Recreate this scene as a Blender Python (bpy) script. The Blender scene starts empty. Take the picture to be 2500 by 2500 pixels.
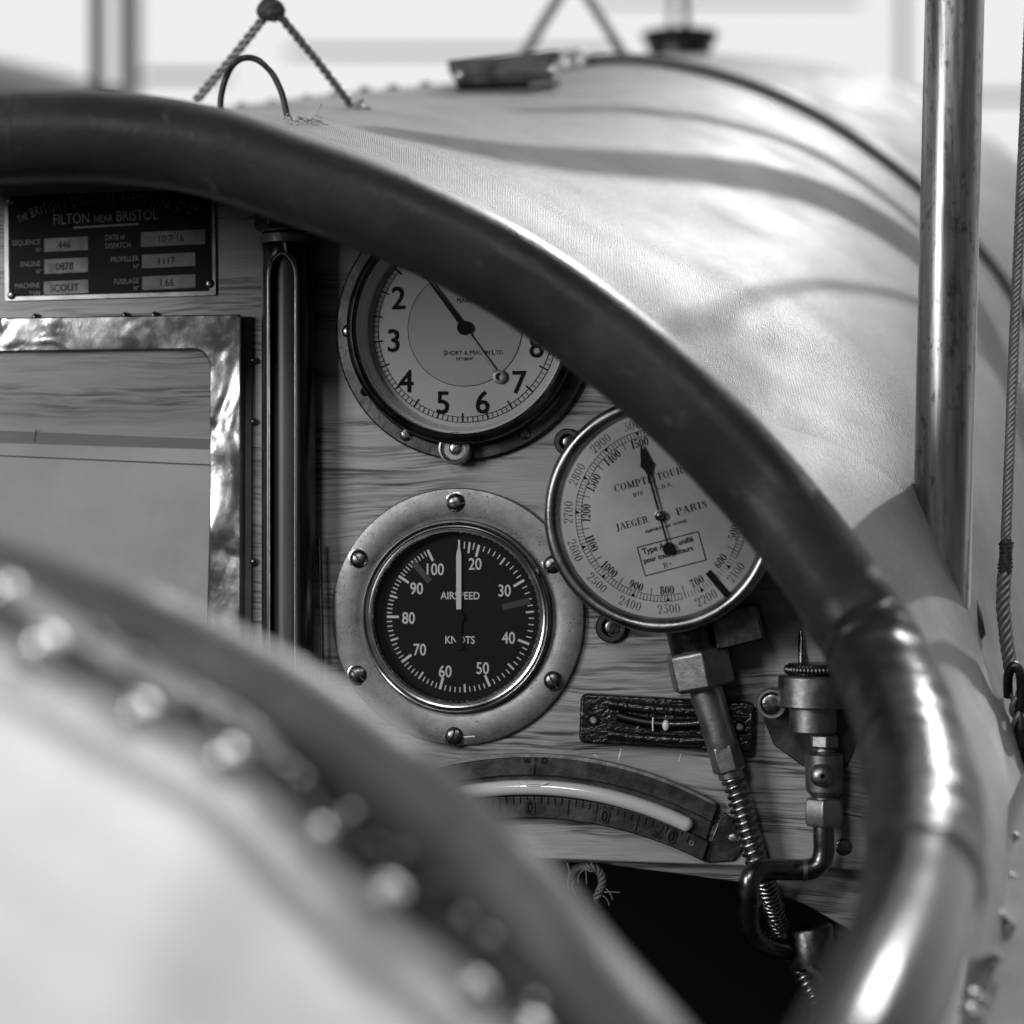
import bpy, bmesh, math, random
from mathutils import Vector, noise
random.seed(7)
SC = bpy.context.scene
COL = SC.collection
PI = math.pi
V = Vector

# ------------------------------------------------------------------ camera
YAW = math.radians(10)
S = 0.000176                                   # metres per photo pixel at one metre
FWD = V((-math.sin(YAW), math.cos(YAW), 0)); RGT = V((math.cos(YAW), math.sin(YAW), 0)); UP = V((0, 0, 1))
CAM = -FWD * 1.0
cd = bpy.data.cameras.new('camera'); co = bpy.data.objects.new('camera', cd); COL.objects.link(co)
co.location = CAM; co.rotation_euler = (PI / 2, 0, YAW)
cd.sensor_width = 36; cd.lens = 18 / (1250 * S)
cd.clip_start = 0.01; cd.clip_end = 200
cd.dof.use_dof = True; cd.dof.focus_distance = 0.985; cd.dof.aperture_fstop = cd.lens / 15.0
SC.camera = co

# ------------------------------------------------------------------ light
SC.view_settings.view_transform = 'Standard'; SC.view_settings.look = 'None'
SC.view_settings.exposure = 0; SC.view_settings.gamma = 1
SC.render.engine = 'CYCLES'
SC.cycles.use_denoising = True
SC.cycles.caustics_reflective = False; SC.cycles.caustics_refractive = False
SC.cycles.sample_clamp_indirect = 1.0; SC.cycles.sample_clamp_direct = 12.0
W = bpy.data.worlds.new('World'); SC.world = W; W.use_nodes = True
def world():
    nt = W.node_tree; N = nt.nodes; L = nt.links
    bg = N['Background']
    tc = N.new('ShaderNodeTexCoord'); sp = N.new('ShaderNodeSeparateXYZ'); L.new(tc.outputs['Generated'], sp.inputs[0])
    def rng(sock, a, b, c, d):
        m = N.new('ShaderNodeMapRange'); m.interpolation_type = 'SMOOTHSTEP'
        L.new(sock, m.inputs[0])
        for i, v in enumerate((a, b, c, d)): m.inputs[i + 1].default_value = v
        return m.outputs[0]
    a = rng(sp.outputs['Y'], -0.1, 0.6, 0.10, 0.86)      # bright open hangar ahead, dim hangar behind
    b = rng(sp.outputs['Z'], -0.35, 0.0, 0.12, 1.0)      # dim floor
    m = N.new('ShaderNodeMath'); m.operation = 'MULTIPLY'; L.new(a, m.inputs[0]); L.new(b, m.inputs[1])
    L.new(m.outputs[0], bg.inputs['Strength']); bg.inputs['Color'].default_value = (1, 1, 1, 1)
world()
TS = V((0.20, 0.76, 0.60)).normalized()
sd = bpy.data.lights.new('sun', 'SUN'); sd.energy = 2.4; sd.angle = math.radians(.7)
so = bpy.data.objects.new('sun', sd); COL.objects.link(so); so.rotation_euler = TS.to_track_quat('Z', 'Y').to_euler()
def area(name, loc, target, size, energy, sy=None):
    d = bpy.data.lights.new(name, 'AREA'); d.energy = energy; d.size = size
    if sy: d.shape = 'RECTANGLE'; d.size_y = sy
    o = bpy.data.objects.new(name, d); COL.objects.link(o); o.location = loc
    o.rotation_euler = (V(loc) - V(target)).to_track_quat('Z', 'Y').to_euler()
    return o
area('hangar_lamp', (-1.55, -1.9, 0.45), (0.0, 0, -0.05), 0.75, 36)
area('rim_streak_lamp', (-0.25, -1.7, 0.85), (0.0, -.1, 0.0), 0.30, 7)  # added lamp that lays a soft streak along the front leather rim
area('hangar_lamp_right', (0.85, -1.5, 1.25), (0.1, -.3, -.1), 0.35, 8)
area('deck_sheen_lamp', (0.8, 3.4, 2.6), (0.08, .15, .1), 1.6, 26)  # area lamp added to give the decking its sheen

# ------------------------------------------------------------------ helpers
def P(px, py, d):
    return CAM + d * (FWD + RGT * ((px - 1250) * S) + UP * ((1250 - py) * S))
def PP(px, py, h=0.0):
    r = FWD + RGT * ((px - 1250) * S) + UP * ((1250 - py) * S)
    t = (-h - CAM.y) / r.y
    return CAM + r * t
def depth(p): return (p - CAM).dot(FWD)

class Fr:
    """local frame measured in photo pixels: u right, v up, n out"""
    def __init__(s, o, k, u=V((1, 0, 0)), v=V((0, 0, 1)), n=V((0, -1, 0))):
        s.o, s.k, s.u, s.v, s.n = V(o), k, V(u), V(v), V(n)
    def pt(s, x, y, h=0.0): return s.o + s.k * (x * s.u + y * s.v + h * s.n)
    def rot(s, deg):
        a = math.radians(deg); c, q = math.cos(a), math.sin(a)
        return Fr(s.o, s.k, s.u * c + s.v * q, s.v * c - s.u * q, s.n)
    def at(s, x, y, h=0.0): return Fr(s.pt(x, y, h), s.k, s.u, s.v, s.n)
def pf(px, py, h=0.0):
    o = PP(px, py, h); return Fr(o, depth(o) * S)
def axf(px, py, d, ang):
    """frame whose n axis runs down the picture at ang degrees from straight down (towards the right)"""
    o = P(px, py, d); a = math.radians(ang)
    n = (-UP * math.cos(a) + RGT * math.sin(a)).normalized()
    u = (RGT * math.cos(a) + UP * math.sin(a)).normalized()
    return Fr(o, d * S, u, -FWD, n)

def thing(name, label, cat, loc, group=None):
    o = bpy.data.objects.new(name, None); COL.objects.link(o); o.location = loc
    o.empty_display_size = 0.02
    o['label'] = label; o['category'] = cat
    if group: o['group'] = group
    return o
def tag(o, label, cat, group=None):
    o['label'] = label; o['category'] = cat
    if group: o['group'] = group
    return o
def wloc(o):
    l = V(o.location); p = o.parent
    while p: l = l + V(p.location); p = p.parent
    return l
def build(name, bm, mat, parent=None, smooth=30, bevel=0.0, loc=None, seg=2):
    me = bpy.data.meshes.new(name)
    if loc is None:
        if parent is not None: base = wloc(parent); off = V((0, 0, 0))
        else:
            base = V((0, 0, 0))
            for v in bm.verts: base += v.co
            base /= max(1, len(bm.verts)); off = base.copy()
    else:
        off = V(loc) - (wloc(parent) if parent else V((0, 0, 0))); base = V(loc)
    for v in bm.verts: v.co -= base
    bm.normal_update(); bm.to_mesh(me); bm.free()
    o = bpy.data.objects.new(name, me); COL.objects.link(o)
    o.location = off
    if parent is not None: o.parent = parent
    me.materials.append(mat)
    if smooth:
        for p in me.polygons: p.use_smooth = True
        me.set_sharp_from_angle(angle=math.radians(smooth))
    if bevel:
        m = o.modifiers.new('bevel', 'BEVEL'); m.width = bevel; m.segments = seg; m.limit_method = 'ANGLE'; m.angle_limit = math.radians(35)
    return o

def lathe(bm, F, prof, seg=96, closed=False):
    """prof: list of (r, h) in px; r==0 ends collapse"""
    rings = []
    for r, h in prof:
        if r <= 1e-6: rings.append([bm.verts.new(F.pt(0, 0, h))])
        else: rings.append([bm.verts.new(F.pt(r * math.cos(2 * PI * i / seg), r * math.sin(2 * PI * i / seg), h)) for i in range(seg)])
    pairs = list(zip(rings, rings[1:]))
    if closed: pairs.append((rings[-1], rings[0]))
    for a, b in pairs:
        for i in range(seg):
            j = (i + 1) % seg
            try:
                if len(a) == 1 and len(b) > 1: bm.faces.new((a[0], b[i], b[j]))
                elif len(b) == 1 and len(a) > 1: bm.faces.new((a[i], b[0], a[j]))
                elif len(a) > 1: bm.faces.new((a[i], b[i], b[j], a[j]))
            except ValueError: pass
    return bm
def prism(bm, F, poly, h0, h1):
    a = [bm.verts.new(F.pt(x, y, h0)) for x, y in poly]; b = [bm.verts.new(F.pt(x, y, h1)) for x, y in poly]
    n = len(poly)
    bm.faces.new(list(reversed(a))); bm.faces.new(b)
    for i in range(n):
        j = (i + 1) % n; bm.faces.new((a[i], a[j], b[j], b[i]))
    return bm
def flat(bm, F, poly, h):
    bm.faces.new([bm.verts.new(F.pt(x, y, h)) for x, y in poly]); return bm
def ringprism(bm, F, outer, inner, h0, h1, hi=None):
    n = len(outer); hi = h1 if hi is None else hi
    a0 = [bm.verts.new(F.pt(x, y, h0)) for x, y in outer]; a1 = [bm.verts.new(F.pt(x, y, h1)) for x, y in outer]
    b0 = [bm.verts.new(F.pt(x, y, h0)) for x, y in inner]; b1 = [bm.verts.new(F.pt(x, y, hi)) for x, y in inner]
    for i in range(n):
        j = (i + 1) % n
        bm.faces.new((a0[i], a0[j], a1[j], a1[i])); bm.faces.new((a1[i], a1[j], b1[j], b1[i]))
        bm.faces.new((b1[i], b1[j], b0[j], b0[i])); bm.faces.new((b0[i], b0[j], a0[j], a0[i]))
    return bm
def rrect(w, h, r, n=6, cx=0, cy=0):
    out = []
    for (sx, sy, a0) in ((1, 1, 0), (-1, 1, 90), (-1, -1, 180), (1, -1, 270)):
        for i in range(n + 1):
            a = math.radians(a0 + 90 * i / n)
            out.append((cx + sx * (w / 2 - r) + r * math.cos(a), cy + sy * (h / 2 - r) + r * math.sin(a)))
    return out
def line2(bm, F, a, b, w, h):
    d = V((b[0] - a[0], b[1] - a[1], 0)); d.normalize(); nx, ny = -d.y * w / 2, d.x * w / 2
    flat(bm, F, [(a[0] + nx, a[1] + ny), (a[0] - nx, a[1] - ny), (b[0] - nx, b[1] - ny), (b[0] + nx, b[1] + ny)][::-1], h)
def tick(bm, F, ang, r0, r1, w, h):
    a = math.radians(ang); line2(bm, F, (r0 * math.cos(a), r0 * math.sin(a)), (r1 * math.cos(a), r1 * math.sin(a)), w, h)
def annulus(bm, F, r0, r1, h, a0=0, a1=360, seg=128):
    n = seg; full = a1 - a0 >= 360
    pts = []
    for i in range(n + (0 if full else 1)):
        a = math.radians(a0 + (a1 - a0) * i / n)
        pts.append((bm.verts.new(F.pt(r0 * math.cos(a), r0 * math.sin(a), h)), bm.verts.new(F.pt(r1 * math.cos(a), r1 * math.sin(a), h))))
    for i in range(len(pts) - (0 if full else 1)):
        p, q = pts[i], pts[(i + 1) % len(pts)]; bm.faces.new((p[0], q[0], q[1], p[1]))
def catmull(pts, n=8, closed=False):
    """pts: tuples of any length"""
    m = len(pts); out = []
    for i in range(m if closed else m - 1):
        g = lambda k: pts[k % m] if closed else pts[min(max(k, 0), m - 1)]
        p0, p1, p2, p3 = g(i - 1), g(i), g(i + 1), g(i + 2)
        for j in range(n):
            t = j / n
            out.append(tuple(0.5 * (2 * b + (c - a) * t + (2 * a - 5 * b + 4 * c - d) * t * t + (3 * b - a - 3 * c + d) * t ** 3) for a, b, c, d in zip(p0, p1, p2, p3)))
    if not closed: out.append(tuple(pts[-1]))
    return out
def frames(pts, closed=False):
    n = len(pts); T = []
    for i in range(n):
        a = pts[(i - 1) % n] if closed or i > 0 else pts[i]; b = pts[(i + 1) % n] if closed or i < n - 1 else pts[i]
        T.append((b - a).normalized())
    ref = V((0, 0, 1)) if abs(T[0].z) < 0.9 else V((1, 0, 0))
    u = (ref - T[0] * ref.dot(T[0])).normalized(); out = []
    for i in range(n):
        u = (u - T[i] * u.dot(T[i])).normalized(); out.append((u, T[i].cross(u)))
    return out
def tube(bm, pts, r, seg=16, closed=False, caps=True, rfun=None):
    pts = [V(p) for p in pts]; fr = frames(pts, closed); n = len(pts); rings = []
    uvl = None
    for i, p in enumerate(pts):
        rr = r[i] if isinstance(r, (list, tuple)) else r
        u, w = fr[i]; ring = []
        for k in range(seg):
            a = 2 * PI * k / seg
            q = rr * (rfun(i, a, p) if rfun else 1.0)
            ring.append(bm.verts.new(p + u * (q * math.cos(a)) + w * (q * math.sin(a))))
        rings.append(ring)
    for i in range(n if closed else n - 1):
        A, B = rings[i], rings[(i + 1) % n]
        for k in range(seg):
            j = (k + 1) % seg; bm.faces.new((A[k], A[j], B[j], B[k]))
    if caps and not closed:
        bm.faces.new(list(reversed(rings[0]))); bm.faces.new(rings[-1])
    return bm
def resample(pts, step):
    pts = [V(p) for p in pts]; out = [pts[0]]; acc = 0.0
    for a, b in zip(pts, pts[1:]):
        L = (b - a).length; t = step - acc
        while t <= L: out.append(a.lerp(b, t / L)); t += step
        acc = (acc + L) % step if L > 0 else acc
    return out
def twisted(bm, pts, R, n, turns_per_m, rs, step=None, seg=8):
    pts = resample(pts, step or R * 0.5); fr = frames(pts); st = (pts[1] - pts[0]).length
    for k in range(n):
        q = []
        for i, p in enumerate(pts):
            a = 2 * PI * (k / n + turns_per_m * st * i); u, w = fr[i]
            q.append(p + u * (R * math.cos(a)) + w * (R * math.sin(a)))
        tube(bm, q, rs, seg)
    return bm
def sphere(bm, c, r, seg=20, rings=12, sc=(1, 1, 1), axes=None):
    ax = axes or (V((1, 0, 0)), V((0, 1, 0)), V((0, 0, 1)))
    F = Fr(c, 1, ax[0] * sc[0], ax[1] * sc[1], ax[2] * sc[2])
    prof = [(r * math.sin(PI * i / rings), -r * math.cos(PI * i / rings)) for i in range(rings + 1)]
    prof[0] = (0, -r); prof[-1] = (0, r)
    lathe(bm, F, prof, seg)
def loft(stations, n=6, m=6, uvscale=1.0):
    """stations: list of equal-length lists of world points; returns a bmesh with uv in metres"""
    rows = [[V(p) for p in catmull([tuple(q) for q in st], n)] for st in stations]
    cols = list(zip(*rows))
    grid = [[V(p) for p in catmull([tuple(q) for q in c], m)] for c in cols]      # grid[i along][j across]
    bm = bmesh.new(); uv = bm.loops.layers.uv.new('uv')
    vs = [[bm.verts.new(p) for p in c] for c in grid]
    us = [0.0]
    mid = len(grid[0]) // 2
    for i in range(1, len(grid)): us.append(us[-1] + (grid[i][mid] - grid[i - 1][mid]).length)
    ci = len(grid) // 2; ws = [0.0]
    for j in range(1, len(grid[0])): ws.append(ws[-1] + (grid[ci][j] - grid[ci][j - 1]).length)
    for i in range(len(grid) - 1):
        for j in range(len(grid[0]) - 1):
            f = bm.faces.new((vs[i][j], vs[i + 1][j], vs[i + 1][j + 1], vs[i][j + 1]))
            for lp, (a, b) in zip(f.loops, ((i, j), (i + 1, j), (i + 1, j + 1), (i, j + 1))): lp[uv].uv = (us[a], ws[b])
    return bm

# ---------------------------------------------------------------- lettering
_tc = {}
def glyphs(s):
    if s in _tc: return _tc[s]
    cu = bpy.data.curves.new('t', 'FONT'); cu.body = s; cu.size = 1; cu.resolution_u = 4
    ob = bpy.data.objects.new('t', cu); COL.objects.link(ob)
    dg = bpy.context.evaluated_depsgraph_get(); dg.update()
    me = bpy.data.meshes.new_from_object(ob.evaluated_get(dg))
    vs = [(v.co.x, v.co.y) for v in me.vertices]; fs = [tuple(p.vertices) for p in me.polygons]
    bpy.data.objects.remove(ob); bpy.data.curves.remove(cu); bpy.data.meshes.remove(me)
    _tc[s] = (vs, fs); return vs, fs
CAPH = max(y for x, y in glyphs('H')[0])
def text(bm, F, s, x, y, h, cap, rot=0, sx=1.0, align='c', bold=0.0):
    vs, fs = glyphs(s); k = cap / CAPH
    x0 = min(v[0] for v in vs); x1 = max(v[0] for v in vs)
    ox = {'c': (x0 + x1) / 2, 'l': x0, 'r': x1}[align]
    c, q = math.cos(math.radians(rot)), math.sin(math.radians(rot))
    offs = [(0, 0)] if not bold else [(bold * math.cos(t), bold * math.sin(t)) for t in (0.4, 1.97, 3.54, 5.11)]
    for n, (bx, by) in enumerate(offs):
        nv = []
        for vx, vy in vs:
            lx = (vx - ox) * k * sx + bx; ly = (vy - CAPH / 2) * k + by
            nv.append(bm.verts.new(F.pt(x + lx * c - ly * q, y + lx * q + ly * c, h + n * 0.05)))
        for f in fs: bm.faces.new([nv[i] for i in f])
    return (x1 - x0) * k * sx
def arctext(bm, F, words, cx, cy, R, a_mid, h, fit=None):
    """words: list of (string, cap, sx, dy) laid along the top of a circle"""
    items = []; tot = 0
    for s, cap, sx, dy in words:
        for ch in s:
            if ch == ' ': items.append((None, cap * 0.45, cap, sx, dy)); tot += cap * 0.45; continue
            vs, _ = glyphs(ch); w = (max(v[0] for v in vs) - min(v[0] for v in vs)) * cap / CAPH * sx + cap * 0.2
            items.append((ch, w, cap, sx, dy)); tot += w
    kf = fit / tot if fit else 1.0
    items = [(c_, w_ * kf, p_, x_ * kf, y_) for c_, w_, p_, x_, y_ in items]; tot *= kf
    a = a_mid + tot / R / 2
    for ch, w, cap, sx, dy in items:
        b = a - w / R / 2
        if ch:
            rr = R + dy
            text(bm, F, ch, cx + rr * math.cos(b), cy + rr * math.sin(b), h, cap, math.degrees(b) - 90, sx)
        a -= w / R
# engraver's serif letters drawn with thick and thin strokes (x to the right, y up, height one)
def ell(cx, cy, rx, ry, a0, a1, thin=.035, thick=.15, n=16):
    out = []
    for i in range(n + 1):
        a = math.radians(a0 + (a1 - a0) * i / n)
        out.append((cx + rx * math.cos(a), cy + ry * math.sin(a), thin + (thick - thin) * abs(math.cos(a)) ** 1.5))
    return out
def ln(x0, y0, x1, y1, w, w1=None): return [(x0, y0, w), (x1, y1, w if w1 is None else w1)]
TK, TN = .16, .05
def dot(x, y, r): return [(x - r, y, .02), (x - r * .5, y, r * 1.7), (x + r * .5, y, r * 1.7), (x + r, y, .02)]
G = {
 '0': (.60, [ell(.3, .5, .2, .47, 0, 360, n=28)]),
 '1': (.42, [ln(.22, .0, .22, 1, TK), ln(.06, .02, .38, .02, TN), ln(.06, .8, .2, .97, TN)]),
 '2': (.60, [dot(.14, .72, .08), ell(.3, .72, .2, .26, 170, -20), [(.49, .64, .13), (.4, .42, .08), (.1, .06, .05)], [(.08, .06, .03), (.22, .07, .13), (.4, .04, .11), (.53, .2, .03)]]),
 '3': (.60, [ln(.1, .97, .5, .97, .07), ln(.5, .97, .26, .62, TN), [(.26, .62, .04), (.42, .58, .09), (.49, .42, .14), (.49, .26, .15), (.42, .08, .09), (.28, .02, .05), (.14, .1, .05)], dot(.13, .18, .08)]),
 '4': (.62, [ln(.42, 0, .42, 1, TK), ln(.42, .98, .06, .3, TN), ln(.06, .28, .58, .28, .06), ln(.28, .02, .56, .02, TN)]),
 '5': (.60, [ln(.14, .95, .5, .95, .1), ln(.14, .97, .13, .52, TN), [(.13, .52, .04), (.27, .6, .06), (.42, .56, .1), (.49, .4, .15), (.49, .24, .15), (.42, .08, .09), (.28, .02, .05), (.13, .1, .05)], dot(.13, .18, .08)]),
 '6': (.60, [ell(.3, .3, .19, .28, 0, 360, n=24), [(.11, .3, .15), (.12, .52, .14), (.2, .8, .09), (.34, .96, .05), (.46, .9, .04)], dot(.45, .82, .07)]),
 '7': (.58, [ln(.08, .93, .52, .93, .13), ln(.09, .95, .08, .74, TN), [(.52, .95, .05), (.36, .6, .08), (.26, .3, .14), (.26, 0, .17)]]),
 '8': (.60, [ell(.3, .74, .16, .23, 0, 360, n=22), ell(.3, .27, .2, .26, 0, 360, n=22)]),
 '9': (.60, [ell(.3, .7, .19, .28, 0, 360, n=24), [(.49, .7, .15), (.48, .48, .14), (.4, .2, .09), (.26, .04, .05), (.14, .1, .04)], dot(.15, .18, .07)]),
 'A': (.76, [ln(.08, 0, .36, 1, TN), ln(.36, 1, .66, 0, TK), ln(.2, .34, .52, .34, TN), ln(0, .02, .2, .02, TN), ln(.54, .02, .78, .02, TN)]),
 'B': (.70, [ln(.16, 0, .16, 1, TK), ln(.02, .02, .4, .02, TN), ln(.02, .98, .38, .98, TN), ln(.16, .52, .4, .52, TN), ell(.38, .75, .17, .23, 90, -90), ell(.4, .27, .2, .25, 90, -90)]),
 'C': (.72, [ell(.38, .5, .28, .47, 48, 312, n=22), ln(.6, .98, .6, .68, TN), ln(.58, .26, .6, .1, TN)]),
 'D': (.76, [ln(.16, 0, .16, 1, TK), ln(.02, .02, .4, .02, TN), ln(.02, .98, .4, .98, TN), ell(.36, .5, .28, .48, 90, -90)]),
 'E': (.68, [ln(.16, 0, .16, 1, TK), ln(.02, .02, .58, .02, TN), ln(.02, .98, .56, .98, TN), ln(.16, .52, .42, .52, TN), ln(.56, .98, .56, .76, TN), ln(.58, .02, .6, .26, TN), ln(.42, .64, .42, .4, TN)]),
 'G': (.78, [ell(.38, .5, .28, .47, 48, 315, n=22), ln(.6, .98, .6, .7, TN), ln(.6, .06, .6, .42, TK), ln(.44, .42, .74, .42, TN)]),
 'I': (.40, [ln(.2, 0, .2, 1, TK), ln(.04, .02, .36, .02, TN), ln(.04, .98, .36, .98, TN)]),
 'J': (.56, [[(.32, 1, .16), (.32, .1, .16), (.24, -.1, .09), (.1, -.14, .05)], dot(.08, -.06, .07), ln(.16, .98, .48, .98, TN)]),
 'M': (.96, [ln(.14, 0, .14, 1, TN), ln(.14, 1, .46, .08, TK), ln(.46, .06, .78, 1, TN), ln(.78, 0, .78, 1, TK), ln(0, .02, .26, .02, TN), ln(.64, .02, .94, .02, TN), ln(.02, .98, .16, .98, TN), ln(.78, .98, .92, .98, TN)]),
 'O': (.78, [ell(.39, .5, .29, .47, 0, 360, n=28)]),
 'P': (.68, [ln(.16, 0, .16, 1, TK), ln(.02, .02, .34, .02, TN), ln(.02, .98, .38, .98, TN), ln(.16, .46, .38, .46, TN), ell(.38, .72, .2, .26, 90, -90)]),
 'R': (.76, [ln(.16, 0, .16, 1, TK), ln(.02, .02, .32, .02, TN), ln(.02, .98, .38, .98, TN), ln(.16, .52, .38, .52, TN), ell(.38, .75, .19, .23, 90, -90), [(.4, .52, .06), (.54, .42, .14), (.58, .1, .14), (.72, .03, .04)]]),
 'S': (.60, [[(.48, .8, .05), (.36, .96, .05), (.2, .95, .08), (.12, .78, .14), (.2, .62, .16), (.4, .42, .16), (.48, .24, .14), (.4, .05, .08), (.24, .03, .05), (.1, .2, .05)], ln(.5, .98, .5, .7, TN), ln(.08, .02, .08, .3, TN)]),
 'T': (.70, [ln(.35, 0, .35, 1, TK), ln(.2, .02, .5, .02, TN), ln(.04, .98, .66, .98, TN), ln(.05, .98, .04, .72, TN), ln(.65, .98, .66, .72, TN)]),
 'U': (.78, [[(.18, 1, .16), (.18, .3, .16), (.26, .08, .1), (.4, .02, .05), (.54, .1, .05), (.6, .3, .05), (.6, 1, .05)], ln(.04, .98, .32, .98, TN), ln(.48, .98, .72, .98, TN)]),
 '.': (.26, [dot(.1, .07, .08)]), '=': (.62, [ln(.06, .62, .54, .62, .07), ln(.06, .38, .54, .38, .07)]), ' ': (.4, []),
}
def stroke(bm, pts, tf):
    n = len(pts); L = []; R = []
    for i in range(n):
        a = pts[max(i - 1, 0)]; b = pts[min(i + 1, n - 1)]
        dx, dy = b[0] - a[0], b[1] - a[1]; l = math.hypot(dx, dy) or 1
        nx, ny = -dy / l * pts[i][2] / 2, dx / l * pts[i][2] / 2
        L.append(bm.verts.new(tf(pts[i][0] + nx, pts[i][1] + ny))); R.append(bm.verts.new(tf(pts[i][0] - nx, pts[i][1] - ny)))
    for i in range(n - 1): bm.faces.new((L[i], R[i], R[i + 1], L[i + 1]))
def serif(bm, F, s, x, y, h, cap, rot=0, sx=1.0, align='c', wt=1.0, gap=.06):
    tot = sum((G[c][0] + gap) for c in s) * cap * sx
    ox = {'c': -tot / 2, 'l': 0, 'r': -tot}[align]
    c, q = math.cos(math.radians(rot)), math.sin(math.radians(rot)); cur = 0; z = 0
    for ch in s:
        w, st = G[ch]
        for k in st:
            z += 1
            def tf(gx, gy):
                lx = ox + (cur + gx) * cap * sx; ly = (gy - .5) * cap
                return F.pt(x + lx * c - ly * q, y + lx * q + ly * c, h + .02 * (z % 5))
            stroke(bm, [(a, b, d * wt) for a, b, d in k], tf)
        cur += w + gap

# ---------------------------------------------------------------- materials
def mat(name, base=0.5, rough=0.5, metal=0.0, spec=0.5, coat=0.0, coatr=0.1):
    m = bpy.data.materials.new(name); m.use_nodes = True
    b = m.node_tree.nodes['Principled BSDF']
    b.inputs['Base Color'].default_value = (base, base, base, 1); b.inputs['Roughness'].default_value = rough
    b.inputs['Metallic'].default_value = metal; b.inputs['Specular IOR Level'].default_value = spec
    b.inputs['Coat Weight'].default_value = coat; b.inputs['Coat Roughness'].default_value = coatr
    return m
class NB:
    def __init__(s, m): s.m = m; s.nt = m.node_tree; s.N = s.nt.nodes; s.b = s.N['Principled BSDF']
    def n(s, t, **kw):
        x = s.N.new(t)
        for k, v in kw.items():
            if k in x.inputs: x.inputs[k].default_value = v
            else: setattr(x, k, v)
        return x
    def l(s, a, b): s.nt.links.new(a, b)
    def coords(s, scale=(1, 1, 1), kind='Object', rot=(0, 0, 0)):
        tc = s.n('ShaderNodeTexCoord'); mp = s.n('ShaderNodeMapping'); mp.inputs['Scale'].default_value = scale; mp.inputs['Rotation'].default_value = rot
        s.l(tc.outputs[kind], mp.inputs[0]); return mp.outputs[0]
    def noise(s, vec, scale, detail=4, rough=.55, dist=0.0):
        x = s.n('ShaderNodeTexNoise', Scale=scale, Detail=detail, Roughness=rough, Distortion=dist); s.l(vec, x.inputs['Vector']); return x.outputs[0]
    def ramp(s, sock, stops):
        r = s.n('ShaderNodeValToRGB'); e = r.color_ramp.elements
        while len(e) > 1: e.remove(e[-1])
        for i, (p, v) in enumerate(stops):
            el = e[0] if i == 0 else e.new(p)
            el.position = p; el.color = (v, v, v, 1)
        s.l(sock, r.inputs[0]); return r.outputs[0]
    def mul(s, a, b):
        m = s.n('ShaderNodeMath', operation='MULTIPLY'); s.l(a, m.inputs[0])
        if isinstance(b, (int, float)): m.inputs[1].default_value = b
        else: s.l(b, m.inputs[1])
        return m.outputs[0]
    def add(s, a, b):
        m = s.n('ShaderNodeMath', operation='ADD'); s.l(a, m.inputs[0])
        if isinstance(b, (int, float)): m.inputs[1].default_value = b
        else: s.l(b, m.inputs[1])
        return m.outputs[0]
    def bump(s, sock, strength=.3, dist=.001, prev=None):
        b = s.n('ShaderNodeBump', Strength=strength, Distance=dist); s.l(sock, b.inputs['Height'])
        if prev is not None: s.l(prev, b.inputs['Normal'])
        s.l(b.outputs[0], s.b.inputs['Normal']); return b.outputs[0]
    def base(s, sock): s.l(sock, s.b.inputs['Base Color'])
    def rough(s, sock): s.l(sock, s.b.inputs['Roughness'])

def noisy(name, lo, hi, scale, rlo, rhi, metal=0.0, bump=0.0, bscale=None, stretch=(1, 1, 1), coat=0.0, spec=.5, bdist=.0005, specks=0.0):
    m = mat(name, hi, rhi, metal, spec, coat); q = NB(m)
    c = q.coords(stretch); n = q.noise(c, scale, 6, .6)
    col = q.ramp(n, [(.3, lo), (.7, hi)])
    if specks:
        sp = q.ramp(q.noise(c, scale * 9, 2, .5), [(.30, 1 - specks), (.40, 1.0)])
        patch = q.ramp(q.noise(c, scale * .8, 3), [(.45, 1.0), (.62, 0.0)])
        mx = q.n('ShaderNodeMath', operation='MAXIMUM'); q.l(sp, mx.inputs[0]); q.l(patch, mx.inputs[1])
        col = q.mul(col, mx.outputs[0])
    q.base(col)
    q.rough(q.ramp(q.noise(c, scale * 1.7, 5), [(.3, rlo), (.7, rhi)]))
    if bump: q.bump(q.noise(c, bscale or scale * 3, 5), bump, bdist)
    return m

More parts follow.
